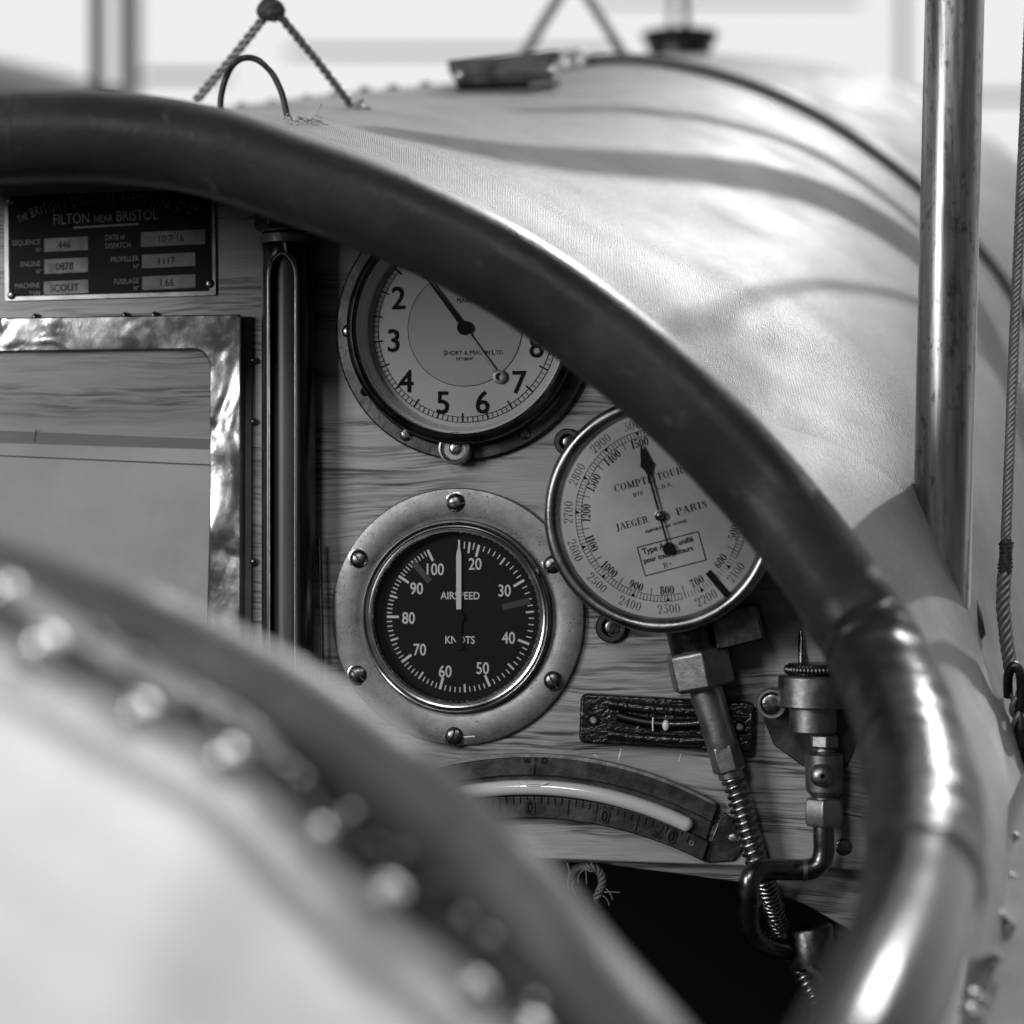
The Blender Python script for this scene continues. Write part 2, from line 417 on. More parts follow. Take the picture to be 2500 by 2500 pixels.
def wood_mat():
    m = mat('varnished_ash', .2, .42, 0, .5, .25, .25); q = NB(m)
    warp = q.coords((3, 3, 3)); wn = q.noise(warp, 1.6, 3)
    c = q.coords((1, 1, 1)); ad = q.n('ShaderNodeVectorMath', operation='ADD'); q.l(c, ad.inputs[0])
    cm = q.n('ShaderNodeCombineXYZ'); q.l(q.mul(q.add(wn, -.5), .035), cm.inputs[2]); q.l(cm.outputs[0], ad.inputs[1])
    mp = q.n('ShaderNodeMapping'); mp.inputs['Scale'].default_value = (3.5, 3.5, 34); q.l(ad.outputs[0], mp.inputs[0])
    mp2 = q.n('ShaderNodeMapping'); mp2.inputs['Scale'].default_value = (26, 26, 620); q.l(ad.outputs[0], mp2.inputs[0])
    mp3 = q.n('ShaderNodeMapping'); mp3.inputs['Scale'].default_value = (55, 55, 1500); q.l(ad.outputs[0], mp3.inputs[0])
    band = q.ramp(q.noise(mp.outputs[0], 1.0, 3, .5), [(.3, .72), (.45, 1.05), (.55, 1.14), (.61, .74), (.68, 1.1)])
    # porous rings: dark flecks gathered along soft bands
    ring = q.ramp(q.noise(mp.outputs[0], 1.35, 2, .5), [(.46, 0.0), (.54, 1.0), (.64, 0.0)])
    fleck = q.ramp(q.noise(mp2.outputs[0], 1.0, 3, .6), [(.45, 0.0), (.58, 1.0)])
    fine = q.ramp(q.noise(mp3.outputs[0], 1.0, 2, .5), [(.35, .84), (.65, 1.06)])
    dark = q.n('ShaderNodeMath', operation='MULTIPLY_ADD'); q.l(q.mul(ring, fleck), dark.inputs[0]); dark.inputs[1].default_value = -.95; dark.inputs[2].default_value = 1.0
    col = q.mul(q.mul(q.mul(band, fine), dark.outputs[0]), .285)
    blot = q.ramp(q.noise(warp, 3.2, 4), [(.3, .86), (.7, 1.08)])
    q.base(q.mul(col, blot)); q.bump(q.mul(ring, fleck), -.25, .0003); return m
def fabric_mat(name, base, rough, weave=.35, scale=1.0, spec=.5):
    m = mat(name, base, rough, 0, spec, .0, .35); q = NB(m)
    uv = q.coords((1, 1, 1), 'UV'); ob = q.coords()
    dn = q.noise(ob, 60, 3)
    w1 = q.n('ShaderNodeTexWave', Scale=170 * scale, Distortion=1.2, Detail=2); w1.bands_direction = 'X'; w1.inputs['Detail Scale'].default_value = 1.2; q.l(uv, w1.inputs[0])
    w2 = q.n('ShaderNodeTexWave', Scale=170 * scale, Distortion=1.2, Detail=2); w2.bands_direction = 'Y'; w2.inputs['Detail Scale'].default_value = 1.2; q.l(uv, w2.inputs[0])
    slub = q.noise(q.coords((300, 1200, 1), 'UV'), 1.0, 3)
    h = q.add(q.add(q.mul(w1.outputs['Fac'], .55), w2.outputs['Fac']), q.mul(slub, 1.2))
    b1 = q.bump(q.noise(ob, 9, 4), .35, .004)
    q.bump(h, weave, .0007, b1)
    stain = q.ramp(q.noise(ob, 7, 5, .6), [(.30, .58), (.5, 1.0), (.72, 1.16)])
    thr = q.ramp(slub, [(.3, .80), (.7, 1.12)])
    q.base(q.mul(q.mul(stain, thr), base))
    q.rough(q.ramp(q.noise(ob, 25, 4), [(.3, rough * .8), (.7, rough * 1.15)]))
    return m
def leather_mat(name, base, rough, bumpst=.25, coat=.0, b0=.35, sp=.26):
    m = mat(name, base, rough, 0, .5, coat, .2); q = NB(m); c = q.coords()
    vo = q.n('ShaderNodeTexVoronoi', Scale=700); q.l(c, vo.inputs['Vector'])
    q.b.inputs['Specular IOR Level'].default_value = sp; b1 = q.bump(q.noise(c, 55, 5), b0, .0015)
    q.bump(q.add(vo.outputs['Distance'], q.noise(c, 300, 3)), bumpst, .0004, b1)
    sc_ = q.ramp(q.noise(c, 130, 6, .75, 1.0), [(.60, 1.0), (.70, 2.6)])
    q.base(q.mul(q.ramp(q.noise(c, 22, 6, .65), [(.3, base * .6), (.55, base), (.8, base * 1.9)]), sc_))
    q.rough(q.ramp(q.noise(c, 40, 5), [(.3, rough * .75), (.7, rough * 1.2)])); return m
def crumple_mat():
    m = mat('polished_tin', .5, .14, 1.0); q = NB(m); c = q.coords()
    n1 = q.noise(c, 26, 2, .4, 1.2); b1 = q.bump(n1, .30, .006)
    q.bump(q.noise(c, 160, 3), .10, .001, b1)
    q.base(q.ramp(q.noise(c, 35, 6, .7), [(.3, .24), (.6, .44), (.8, .5)]))
    q.rough(q.ramp(q.noise(c, 60, 5), [(.35, .10), (.7, .30)])); return m
def crinkle_mat():
    m = mat('crinkle_black_paint', .006, .28, 0, .5); q = NB(m); c = q.coords((210, 210, 300))
    n1 = q.noise(c, 1.0, 2, .5, 1.6); q.bump(n1, .6, .0012); return m
def strut_mat():
    m = mat('scratched_strut_metal', .34, .3, .85); q = NB(m)
    c = q.coords((1, 1, .06)); c2 = q.coords((1, 1, .5))
    streak = q.ramp(q.noise(c, 150, 5, .6), [(.32, .10), (.5, .26), (.7, .40)])
    dirt = q.ramp(q.noise(c2, 260, 4, .7), [(.34, .35), (.46, 1.0)])
    patch = q.ramp(q.noise(q.coords((1, 1, .25)), 55, 3), [(.42, 0.0), (.62, 1.0)])
    mx = q.n('ShaderNodeMath', operation='MAXIMUM'); q.l(dirt, mx.inputs[0]); q.l(patch, mx.inputs[1])
    q.base(q.mul(streak, mx.outputs[0])); q.rough(q.ramp(q.noise(c, 220, 5), [(.3, .20), (.7, .40)]))
    q.bump(q.noise(c, 300, 4), .25, .0004); return m
def glass_mat(name, tint=1.0, refl=1.0):
    m = bpy.data.materials.new(name); m.use_nodes = True; nt = m.node_tree; N = nt.nodes
    N.remove(N['Principled BSDF'])
    t = N.new('ShaderNodeBsdfTransparent'); t.inputs[0].default_value = (tint, tint, tint, 1)
    g = N.new('ShaderNodeBsdfGlossy'); g.inputs['Roughness'].default_value = .03
    f = N.new('ShaderNodeFresnel'); f.inputs[0].default_value = 1.45
    mu = N.new('ShaderNodeMath'); mu.operation = 'MULTIPLY'; mu.inputs[1].default_value = refl
    x = N.new('ShaderNodeMixShader')
    nt.links.new(f.outputs[0], mu.inputs[0]); nt.links.new(mu.outputs[0], x.inputs[0]); nt.links.new(t.outputs[0], x.inputs[1]); nt.links.new(g.outputs[0], x.inputs[2])
    nt.links.new(x.outputs[0], N['Material Output'].inputs[0]); return m
M = dict(
 wood=wood_mat(), fabric=fabric_mat('doped_linen', .27, .50, .8, 2.3, .5), fabric2=fabric_mat('rear_linen', .47, .6, .2, 1.0, .2),
 cowl=fabric_mat('cowl_shaded_side_linen', .20, .6, .2, 2.0, .12), leather=leather_mat('dark_leather', .024, .40, .25, .0, .3, .16), wrap=leather_mat('shiny_leather', .012, .22, .12, .0, .16, .2),
 bind=leather_mat('binding_leather', .014, .34, .25, .0, .35, .18), matt=leather_mat('matt_leather', .09, .52, .2, .0, .2, .4), edge=leather_mat('light_leather_edge', .30, .55),
 nickel=noisy('worn_nickel', .16, .24, 130, .40, .52, 1.0, .10, 900, specks=.75), ring=noisy('bright_nickel', .38, .5, 60, .14, .26, 1.0, .05, 300),
 bronze=noisy('dark_bronze', .05, .11, 70, .3, .5, 1.0, .3, 300), brass=noisy('dull_brass', .17, .30, 120, .36, .52, 1.0, .25, 400),
 brassl=noisy('pale_brass', .22, .38, 90, .36, .5, 1.0, .2, 500), gunmetal=noisy('brown_metal', .05, .12, 110, .25, .45, 1.0, .3, 300),
 tin=crumple_mat(), bez=noisy('worn_bezel_brass', .18, .34, 60, .22, .4, 1.0, .15, 300), screw=noisy('dark_screw_steel', .10, .22, 300, .22, .4, 1.0, .1, 800), crinkle=crinkle_mat(),
 blackp=mat('black_paint', .012, .35), black=mat('black_print', .006, .8, 0, .08), hole=mat('dark_hole', .004, .9, 0, .1),
 blackdial=noisy('matt_black_dial', .007, .010, 80, .6, .7, spec=.12), whitep=mat('cream_paint', .62, .5), greybar=mat('grey_index_mark', .028, .45),
 dial=noisy('aged_dial_face', .46, .54, 30, .5, .65, bump=.03, bscale=900), paledial=noisy('silvered_dial', .36, .50, 40, .45, .6, bump=.04, bscale=1200),
 dial2=noisy('grey_centre_disc', .36, .42, 25, .45, .6, bump=.04, bscale=1200), paper=noisy('map_paper', .32, .56, 10, .5, .7), paperline=mat('map_ink', .06, .6), backing=noisy('dark_wood_backing', .10, .15, 12, .4, .5, stretch=(1, 1, 12)),
 strut=strut_mat(), rope=noisy('steel_cable', .16, .3, 400, .35, .55, .6, .2, 900), tape=noisy('black_tape', .012, .03, 300, .5, .7, 0, .6, 700),
 wire=noisy('dark_wire', .01, .03, 300, .3, .5, .5, .2, 900), pipe=noisy('dark_copper_pipe', .10, .2, 90, .2, .38, 1.0, .15, 250),
 spring=noisy('spring_steel', .20, .36, 200, .22, .4, 1.0, .1, 600), fluid=mat('milky_fluid', .5, .12, 0, .6, 1.0, .04), glass=glass_mat('clear_glass'), celluloid=glass_mat('old_celluloid', .93, .8),
 enamel=mat('black_enamel', .004, .45, 0, .08), column=mat('sight_column', .07, .4, 0, .35), wall=mat('silvered_wall', .85, .4, .35), etched=mat('etched_letters', .16, .5, .0), field=noisy('worn_field_metal', .06, .10, 120, .4, .55, .8), brassplate=noisy('plate_brass', .16, .26, 60, .25, .4, 1.0),
 inside=mat('footwell_shade_black', .006, .9, 0, .1), stud=mat('bright_lacing_metal', .92, .2, 1.0), cord=noisy('waxed_cord', .05, .12, 500, .5, .7, 0, .5, 900),
 grey=mat('grey_paint', .16, .6), pale=mat('pale_paint', .5, .6), tube=noisy('dark_tube_metal', .06, .12, 100, .22, .36, 1.0, .1, 300, stretch=(1, 1, .1)),
 thread=mat('loose_thread', .2, .8), clip=noisy('dull_clip_steel', .05, .11, 60, .25, .4, 1.0),
)

# ------------------------------------------------------- shared small pieces
def screw(parent, F, r=24, dome=12, slot=20, m=None, name='screw'):
    """domed slotted screw head; slot is really cut as a groove between two half domes"""
    bm = bmesh.new(); R = F.rot(slot); g = r * .085
    for side in (1, -1):
        rows = []
        for i in range(9):
            a = i / 8 * PI / 2; rr = r * math.cos(a) ** .8 if i < 8 else 0; h = dome * math.sin(a)
            row = []
            for k in range(17):
                t = PI * k / 16
                x = rr * math.cos(t); y = max(rr * math.sin(t), g * 1.001) if rr > g else g
                row.append(bm.verts.new(R.pt(x * (1 if rr > g else .0), side * y, h)))
            rows.append(row)
        for a, b in zip(rows, rows[1:]):
            for k in range(16):
                try: bm.faces.new((a[k], a[k + 1], b[k + 1], b[k]) if side > 0 else (a[k + 1], a[k], b[k], b[k + 1]))
                except ValueError: pass
        # slot wall
        xs = [r * .98 * math.cos(t) for t in [PI * k / 12 for k in range(13)]]
        top = [bm.verts.new(R.pt(x, side * g, dome * math.sqrt(max(0, 1 - (x / r) ** 2)))) for x in xs]
        bot = [bm.verts.new(R.pt(x, side * g, min(dome * .3, dome * math.sqrt(max(0, 1 - (x / r) ** 2)))) ) for x in xs]
        for k in range(12):
            try: bm.faces.new((top[k], top[k + 1], bot[k + 1], bot[k]))
            except ValueError: pass
    flat(bm, R, [(-r * .97, -g), (r * .97, -g), (r * .97, g), (-r * .97, g)], dome * .3)
    bmesh.ops.remove_doubles(bm, verts=bm.verts, dist=F.k * .02)
    return build(name, bm, m or M['screw'], parent, 40)
def disc(bm, F, r, h, seg=96): flat(bm, F, [(r * math.cos(2 * PI * i / seg), r * math.sin(2 * PI * i / seg)) for i in range(seg)], h)
def hexnut(bm, F, r, h0, h1, rot=0, cham=.12, hole=.5):
    """hex prism with chamfered corners along n; r across corners"""
    H = h1 - h0; c = abs(H) * cham
    pts = lambda q: [(q * math.cos(math.radians(rot + 60 * i)), q * math.sin(math.radians(rot + 60 * i))) for i in range(6)]
    rows = [[bm.verts.new(F.pt(x, y, h)) for x, y in pts(q)] for q, h in ((r * .90, h0), (r, h0 + c), (r, h1 - c), (r * .90, h1))]
    for a, b in zip(rows, rows[1:]):
        for i in range(6): bm.faces.new((a[i], a[(i + 1) % 6], b[(i + 1) % 6], b[i]))
    bm.faces.new(list(reversed(rows[0]))); bm.faces.new(rows[-1])

# ================================================================ fuselage
fus = thing('fuselage', 'fabric covered biplane fuselage whose pale linen decking curves behind the cockpit', 'fuselage', P(1500, 1000, 1.2))
def st(pts, d):
    return [P(x, y, (d if not isinstance(d, (list, tuple)) else d[0] + (d[1] - d[0]) * i / (len(pts) - 1))) for i, (x, y) in enumerate(pts)]
RIMC = [(-500, 430, .86), (-200, 352, .86), (0, 336, .86), (259, 334, .86), (500, 368, .86), (740, 446, .86), (988, 540, .86), (1235, 662, .86), (1462, 818, .86), (1680, 1005, .855),
        (1882, 1222, .85), (2035, 1425, .83), (2145, 1605, .81), (2216, 1785, .775), (2258, 1960, .73), (2250, 2140, .67), (2215, 2300, .61), (2140, 2480, .555), (2040, 2680, .515)]
def deck():
    s0 = [P(x + 10, y + 5, d + .012) for x, y, d in RIMC[:-1]]
    xs = [(-500, 460), (-200, 372), (0, 352), (259, 342), (500, 300), (740, 318), (985, 402), (1220, 518), (1440, 666), (1650, 836), (1860, 1018), (2040, 1085), (2215, 1210), (2335, 1430), (2410, 1640), (2450, 1830), (2470, 2060), (2480, 2320)]
    s1 = st(xs, [.945, .96])
    s1[-1] = P(2480, 2320, .84); s1[-2] = P(2470, 2060, .88); s1[-3] = P(2450, 1830, .92)
    xs2 = [(-500, 420), (-200, 352), (0, 322), (259, 292), (520, 272), (760, 288), (985, 330), (1220, 410), (1440, 505), (1680, 610), (1900, 715), (2090, 835), (2260, 990), (2390, 1210), (2480, 1480), (2560, 1800), (2600, 2100), (2640, 2500)]
    s2 = st(xs2, [1.055, 1.045])
    s2[-1] = P(2640, 2500, .93); s2[-2] = P(2600, 2100, .98)
    xs3 = [(-500, 460), (-200, 400), (0, 352), (300, 300), (540, 264), (790, 232), (1080, 204), (1320, 172), (1540, 152), (1760, 190), (1960, 270), (2120, 370), (2260, 482), (2400, 630), (2500, 780), (2640, 1060), (2760, 1500), (2900, 2400)]
    s3 = st(xs3, [1.45, 1.40])
    s15 = [a.lerp(b, .45) + V((0, 0, .001)) for a, b in zip(s1, s2)]
    s25 = [a.lerp(b, .5) + V((0, 0, .003 if i > 4 else 0)) for i, (a, b) in enumerate(zip(s2, s3))]
    return s0, s1, s15, s2, s25, s3
s0, s1, s15, s2, s25, s3 = deck()
build('front_deck', loft([s1, s15, s2, s25, s3], 8, 8), M['fabric'], fus, 60)
build('coaming_fairing', loft([s0, [a.lerp(b, .5) + V((0, 0, .004)) for a, b in zip(s0, s1)], s1], 8, 6), M['fabric'], fus, 60)
from mathutils.bvhtree import BVHTree
_dk = bpy.data.objects['front_deck']; _off = wloc(_dk)
_bv = BVHTree.FromPolygons([v.co + _off for v in _dk.data.vertices], [tuple(p.vertices) for p in _dk.data.polygons])
def DKN(px, py, off):
    r = (P(px, py, 1) - CAM).normalized(); h = _bv.ray_cast(CAM, r); n = h[1] if h[1].z > 0 else -h[1]
    return h[0] + n * off
def DK(px, py, lift=0.0, fallback=1.1):
    r = (P(px, py, 1) - CAM).normalized(); h = _bv.ray_cast(CAM, r)
    return h[0] + V((0, 0, lift)) if h[0] is not None else P(px, py, fallback)
# dark cord added as the shadow gap where decking meets the front cowl
bm = bmesh.new(); tube(bm, [V(p) + V((0, 0, .0015)) for p in catmull([tuple(q) for q in s3], 8)[60:]], .0042, 10); build('seam_shade_cord', bm, M['cord'], fus, 60)
def cowl():
    a = [p + V((0, .012, -.006)) for p in s3]
    xs5 = [(-500, 480), (-200, 430), (100, 390), (500, 330), (800, 290), (1060, 250), (1300, 205), (1480, 168), (1640, 146), (1800, 140), (2000, 158), (2150, 190), (2300, 262), (2450, 360), (2600, 500), (2750, 700), (2900, 1200), (3000, 2000)]
    b = st(xs5, 2.0)
    xs6 = [(x * .8 + 420, y + 70) for x, y in xs5]
    c = st(xs6, 2.5)
    return [a, [p.lerp(q, .5) + V((0, 0, .006)) for p, q in zip(a, b)], b, c]
build('front_cowl', loft(cowl(), 8, 6), M['cowl'], fus, 60)
# tacks along the seam, seen as small bumps on the skyline
for px, py in ((590, 256), (665, 248), (750, 237), (820, 227), (890, 217), (960, 212), (1040, 205)):
    bm = bmesh.new(); sphere(bm, P(px, py + 4, 1.43), .0026, 14, 8, (1.6, 1, 1)); build('tack', bm, M['cord'], fus)
# foot well below the panel, its darkness painted in near black
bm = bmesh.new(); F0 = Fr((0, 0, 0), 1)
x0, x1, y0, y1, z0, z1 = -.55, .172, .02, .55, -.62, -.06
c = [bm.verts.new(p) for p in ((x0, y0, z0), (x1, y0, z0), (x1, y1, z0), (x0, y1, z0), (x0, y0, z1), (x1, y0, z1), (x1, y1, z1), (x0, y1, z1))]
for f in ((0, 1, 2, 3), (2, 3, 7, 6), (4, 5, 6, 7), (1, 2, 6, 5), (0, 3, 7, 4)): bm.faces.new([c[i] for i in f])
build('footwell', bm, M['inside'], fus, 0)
# side skin on the right, outside the cockpit rim, with its laced edge
def side():
    e0 = [P(2560, 1750, .93), P(2500, 1880, .91), P(2445, 2010, .88), P(2400, 2160, .84), P(2370, 2330, .80), P(2340, 2520, .76), P(2330, 2700, .72)]
    e1 = [p + RGT * .006 - FWD * .004 + UP * .001 for p in e0]
    e2 = [p + RGT * .016 - FWD * .001 for p in e0]
    e3 = [p + RGT * .05 + FWD * .02 for p in e0]
    e4 = [p + RGT * .09 + FWD * .09 for p in e0]
    return [e0, e1, e2, e3, e4]
build('side_cover', loft(side(), 8, 6), M['cowl'], fus, 60)  # darker linen colour stands in for shade on the side
for px, py, d in ((2488, 2050, .875), (2502, 2085, .875), (2478, 2150, .85), (2452, 2242, .82), (2418, 2322, .79), (2388, 2432, .76), (2380, 2470, .75)):
    p = P(px, py, d - .004); bm = bmesh.new()
    tube(bm, [p + RGT * (-.004) + FWD * .002, p + RGT * (-.002) - FWD * .004 + UP * .003, p + RGT * .002 - FWD * .004 - UP * .001, p + RGT * .004 + FWD * .002 - UP * .004], .0009, 8)
    sphere(bm, p - FWD * .002, .0015, 14, 8)
    build('lacing_hook', bm, M['stud'], fus, 60)
# near edge of the cockpit: rear decking with laced leather edge
E0 = [(-300, 1310), (-100, 1400), (0, 1450), (295, 1625), (621, 1800), (838, 2025), (1087, 2240), (1320, 2450), (1540, 2680)]
def rear():
    def off(pts, dx, dy, d): return [P(x + dx, y + dy, d) for x, y in pts]
    return [off(E0, 30, -40, .535), off(E0, 0, 0, .518), off(E0, -25, 38, .508), off(E0, -60, 95, .500), off(E0, -90, 150, .482), off(E0, -130, 215, .474), off(E0, -180, 290, .452),
            off(E0, -300, 500, .405), off(E0, -500, 850, .32), off(E0, -750, 1300, .24)]
rs_ = rear()
for r_, row in enumerate(rs_):
    for i, p in enumerate(row):
        if r_ >= 4: row[i] = p - FWD * (.006 * noise.noise(V((i * .7, r_ * .6, 3.1))))
build('leather_edging', loft([[p.copy() for p in r_] for r_ in rs_[:3]], 10, 6), M['leather'], fus, 60)
build('rear_deck', loft([[p + FWD * .001 for p in rs_[2]]] + rs_[3:], 10, 6), M['fabric2'], fus, 60)
HALF = (TS + (CAM - P(600, 1900, .5)).normalized()).normalized()
def stud(px, py, d, r, nm='lacing_stud', cap=.62, m_='stud'):
    p = P(px, py, d); n = HALF; u = n.orthogonal().normalized(); v = n.cross(u)
    F = Fr(p, 1, u, v, n); prof = [(r * math.sin(cap), -r * .5)]
    for i in range(7): a = cap * (1 - i / 6); prof.append((r * math.sin(a) if i < 6 else 0, r * math.cos(a) - r * math.cos(cap)))
    bm = bmesh.new(); lathe(bm, F, prof, 20); build(nm, bm, M[m_], fus, 60)
for px, py, s in ((23, 1425, .8), (120, 1553, 1.0), (353, 1719, 1.0), (565, 1830, 1.0), (788, 2019, .6), (961, 2161, 1.0), (1168, 2396, 1.0), (1310, 2500, .9)): stud(px, py, .497, .0060 * s)
for px, py in ((240, 1540), (338, 1604), (493, 1705), (567, 1740), (621, 1782), (700, 1870), (735, 1900), (855, 1985), (918, 2060), (985, 2080), (1062, 2155), (1135, 2240), (1198, 2290), (1312, 2450)):
    stud(px, py, .505, .0036 + .0008 * random.random(), 'lacing_glint', .62, 'clip')  # dim domes standing in for blurred glints along the lacing
# lacing cord lying in the groove
bm = bmesh.new()
tube(bm, [P(x - 5 + 4 * math.sin(i * 1.3), y + 30, .507) for i, (x, y) in enumerate(catmull(E0, 8))], .0022, 8); build('lacing_cord', bm, M['tape'], fus, 60)

# ================================================================ cockpit rim
rim = thing('cockpit_rim', 'thick dark padded leather rim sweeping round the cockpit opening', 'cockpit rim', P(1440, 850, .86))
R0 = .0166
full = catmull(RIMC, 10)
def seg_tube(i0, i1, mat_, name, rad, rf=None, extra=None, segn=40):
    pts = [P(*p) for p in full[i0:i1]]
    bm = bmesh.new(); tube(bm, pts, rad, segn, False, True, rf); return build(name, bm, mat_, rim, 60)
def soft(i, a, p):
    return 1 + .022 * noise.noise(p * 22) + .008 * noise.noise(p * 90)
seg_tube(0, 117, M['leather'], 'leather_cover', [R0 * (1 + (.05 * max(0, 1 - abs(i - 114) / 2.5))) for i in range(117)], soft)
def wrk(i, a, p):
    return 1.0 + .05 * noise.noise(V((i * .55, a * .9, 0))) + .028 * math.sin(i * 1.25 + 2.2 * math.sin(a)) + .02 * noise.noise(p * 60)
wl = list(range(113, 152)); n_ = len(wl)
fine_ = catmull(RIMC, 40)
pts = [P(*p) for p in fine_[114 * 4:152 * 4]]
bm = bmesh.new()
def wrk2(i, a, p):
    t = i / 4.0; e = min(1, i / 14, (len(pts) - 1 - i) / 5 + .4)
    return (.90 + .12 * e) * (1 + .030 * noise.noise(V((t * .55 + a * .35, a * .9, 0))) + .012 * math.sin(t * 1.1 + 2.2 * math.sin(a) + 6 * noise.noise(p * 30)) + .012 * noise.noise(p * 110))
tube(bm, pts, [R0 * (1.02 + .06 * i / len(pts)) for i in range(len(pts))], 56, False, True, wrk2); build('leather_wrap', bm, M['bind'], rim, 60)
# lower run towards the near edge, and on round the back of the opening
NEAR = [(2215, 2300, .61), (2140, 2480, .555), (2040, 2680, .515), (1900, 2850, .49), (1750, 2830, .50), (1560, 2600, .515), (1390, 2400, .53), (1215, 2180, .54), (990, 1972, .545), (686, 1750, .55), (410, 1606, .555), (280, 1548, .555), (-60, 1420, .56), (-400, 1290, .57)]
low = [(2257, 2010, .715), (2251, 2130, .674)] + NEAR[:1] + NEAR[1:]
lp = catmull(low, 12); n_ = len(lp)
def rr_low(t): return R0 * (1.0 if t < .25 else max(.84, 1.0 - (t - .25) * 1.0))
cut = 12 * 6; rl = [rr_low(i / n_) for i in range(n_)]; lpw = [P(*p) for p in lp]
bm = bmesh.new(); tube(bm, lpw[:cut], rl[:cut], 40, False, True, soft); build('leather_cover', bm, M['wrap'], rim, 60)
bm = bmesh.new(); tube(bm, lpw[cut:], rl[cut:], 40, False, True, soft); build('leather_cover', bm, M['matt'], rim, 60)
# stitched seam band on the left and folded seam at the wrap
pts = [P(*p) for p in full[21:25]]
fp = [V(a).lerp(V(b), t) for a, b in zip(pts, pts[1:]) for t in (0, .25, .5, .75)]
bm = bmesh.new(); tube(bm, fp[2:6], [R0 * 1.0, R0 * 1.025, R0 * 1.025, R0 * 1.0], 40); build('seam', bm, M['leather'], rim, 60)

# ================================================================ instrument panel
pan = thing('instrument_panel', 'varnished wooden instrument board with horizontal grain carrying the gauges', 'instrument panel', PP(1250, 2095, 0))
F = Fr((0, 0, 0), 1)
def q2(px, py): p = PP(px, py, 0); return (p.x, p.z)
bm = bmesh.new()
prism(bm, F, [q2(-300, 2075), q2(1300, 2097), q2(2125, 2126), q2(2128, 1500), q2(2000, 1230), q2(1800, 1010), q2(1550, 800), q2(1200, 560), q2(800, 400), q2(300, 370), q2(-300, 380)], -.010, 0)
build('board', bm, M['wood'], pan, 30, .0008)
bm = bmesh.new()
prism(bm, F, [q2(1100, 2085), q2(2200, 2060), q2(2260, 2300), q2(2100, 2300), q2(1960, 2220), q2(1800, 2165), q2(1460, 2120), q2(1100, 2100)], -.024, -.0125)
build('lower_former', bm, M['wood'], pan, 30, .0006)
f = pf(2060, 2068); screw(pan, f, 21, 5, -20)
# faint varnish drips / paint flecks left of the slip gauge
for (x, y, ln_, w, a) in ((1513, 1842, 30, 4, 75), (1660, 1850, 20, 3, 72), (1455, 1845, 14, 2.5, -25)):
    bm = bmesh.new(); g = pf(x, y).rot(a); pl = [(-ln_ / 2 + ln_ * i / 6, w * (.3 + .5 * random.random())) for i in range(7)]
    flat(bm, g, [(px_, -hh) for px_, hh in pl] + [(px_, hh) for px_, hh in reversed(pl)], 1.0)
    build('paint_fleck', bm, M['pale'], pan, 0)

# ================================================================ data plate
f = pf(268, 594).rot(.6); f.k *= 1.02
dp = thing('maker_plate', 'black enamelled maker plate with raised lettering screwed to upper panel', 'maker plate', f.o)
bm = bmesh.new(); prism(bm, f, rrect(530, 266, 5, 3), 0, 7); build('plate', bm, M['brassplate'], dp, 30, .0002)
bm = bmesh.new(); flat(bm, f, [(-253, -122), (248, -122), (248, -108), (256, -100), (256, 108), (240, 121), (-244, 121), (-253, 112)], 8.0); build('enamel_face', bm, M['enamel'], dp, 0)
H = 8.8
bm = bmesh.new()
arctext(bm, f, [('THE ', 16, .70, -3), ('BRITISH ', 23, .66, 0), ('& ', 15, .70, -3), ('COLONIAL ', 24, .66, 0), ('AEROPLANE ', 24, .66, 0), ('C', 23, .7, 0), ('o', 12, .8, 8), (' L', 23, .7, 0), ('td', 11, .8, 8)], -2, -548, 655, PI / 2 + .004, H, 462)
text(bm, f, 'FILTON', -93, 61, H, 24, 1, .78); text(bm, f, 'NEAR', -12, 59, H, 16, 1, .8); text(bm, f, 'BRISTOL', 72, 64, H, 24, 1, .78)
line2(bm, f, (-88, 39), (76, 43), 5, H)
for s_, x, y, h_ in (('SEQUENCE', -172, 8, 12), ('Nº', -170, -11, 10), ('ENGINE', -172, -44, 12), ('Nº', -170, -63, 10), ('MACHINE', -174, -96, 12), ('TYPE', -172, -116, 11)): text(bm, f, s_, x, y, H, h_, 1, .82, 'r')
for s_, x, y, h_, al_ in (('DATE of', -8, 13, 12, 'l'), ('DISPATCH', -8, -7, 12, 'l'), ('PROPELLER', 74, -39, 12, 'r'), ('Nº', 74, -58, 10, 'r'), ('FUSELAGE', 74, -92, 12, 'r'), ('Nº', 74, -110, 10, 'r')): text(bm, f, s_, x, y, H, h_, 1, .78, al_)
build('lettering', bm, M['etched'], dp, 0)
for (x0, x1, y0, y1, tx) in ((-162, -52, -17, 15, '446'), (-162, -52, -70, -35, '0878'), (-164, -52, -120, -88, 'SCOUT'), (81, 240, -12, 23, '10·7·16'), (83, 215, -63, -31, '1117'), (83, 215, -115, -83, '1.66')):
    bm = bmesh.new(); flat(bm, f, [(x0, y0), (x1, y0 + 2), (x1, y1 + 2), (x0, y1)], H); b_ = build('value_panel', bm, M['field'], dp, 0)
    bm = bmesh.new(); text(bm, f, tx, (x0 + x1) / 2 - 4, (y0 + y1) / 2, H + .6, 17, 1, .9); build('stamped_figures', bm, M['black'], b_, 0)
for x, y, sl in ((-246, 108, 40), (-246, -118, 40), (250, -104, 60)): screw(dp, f.at(x, y, 7), 11, 5, sl)

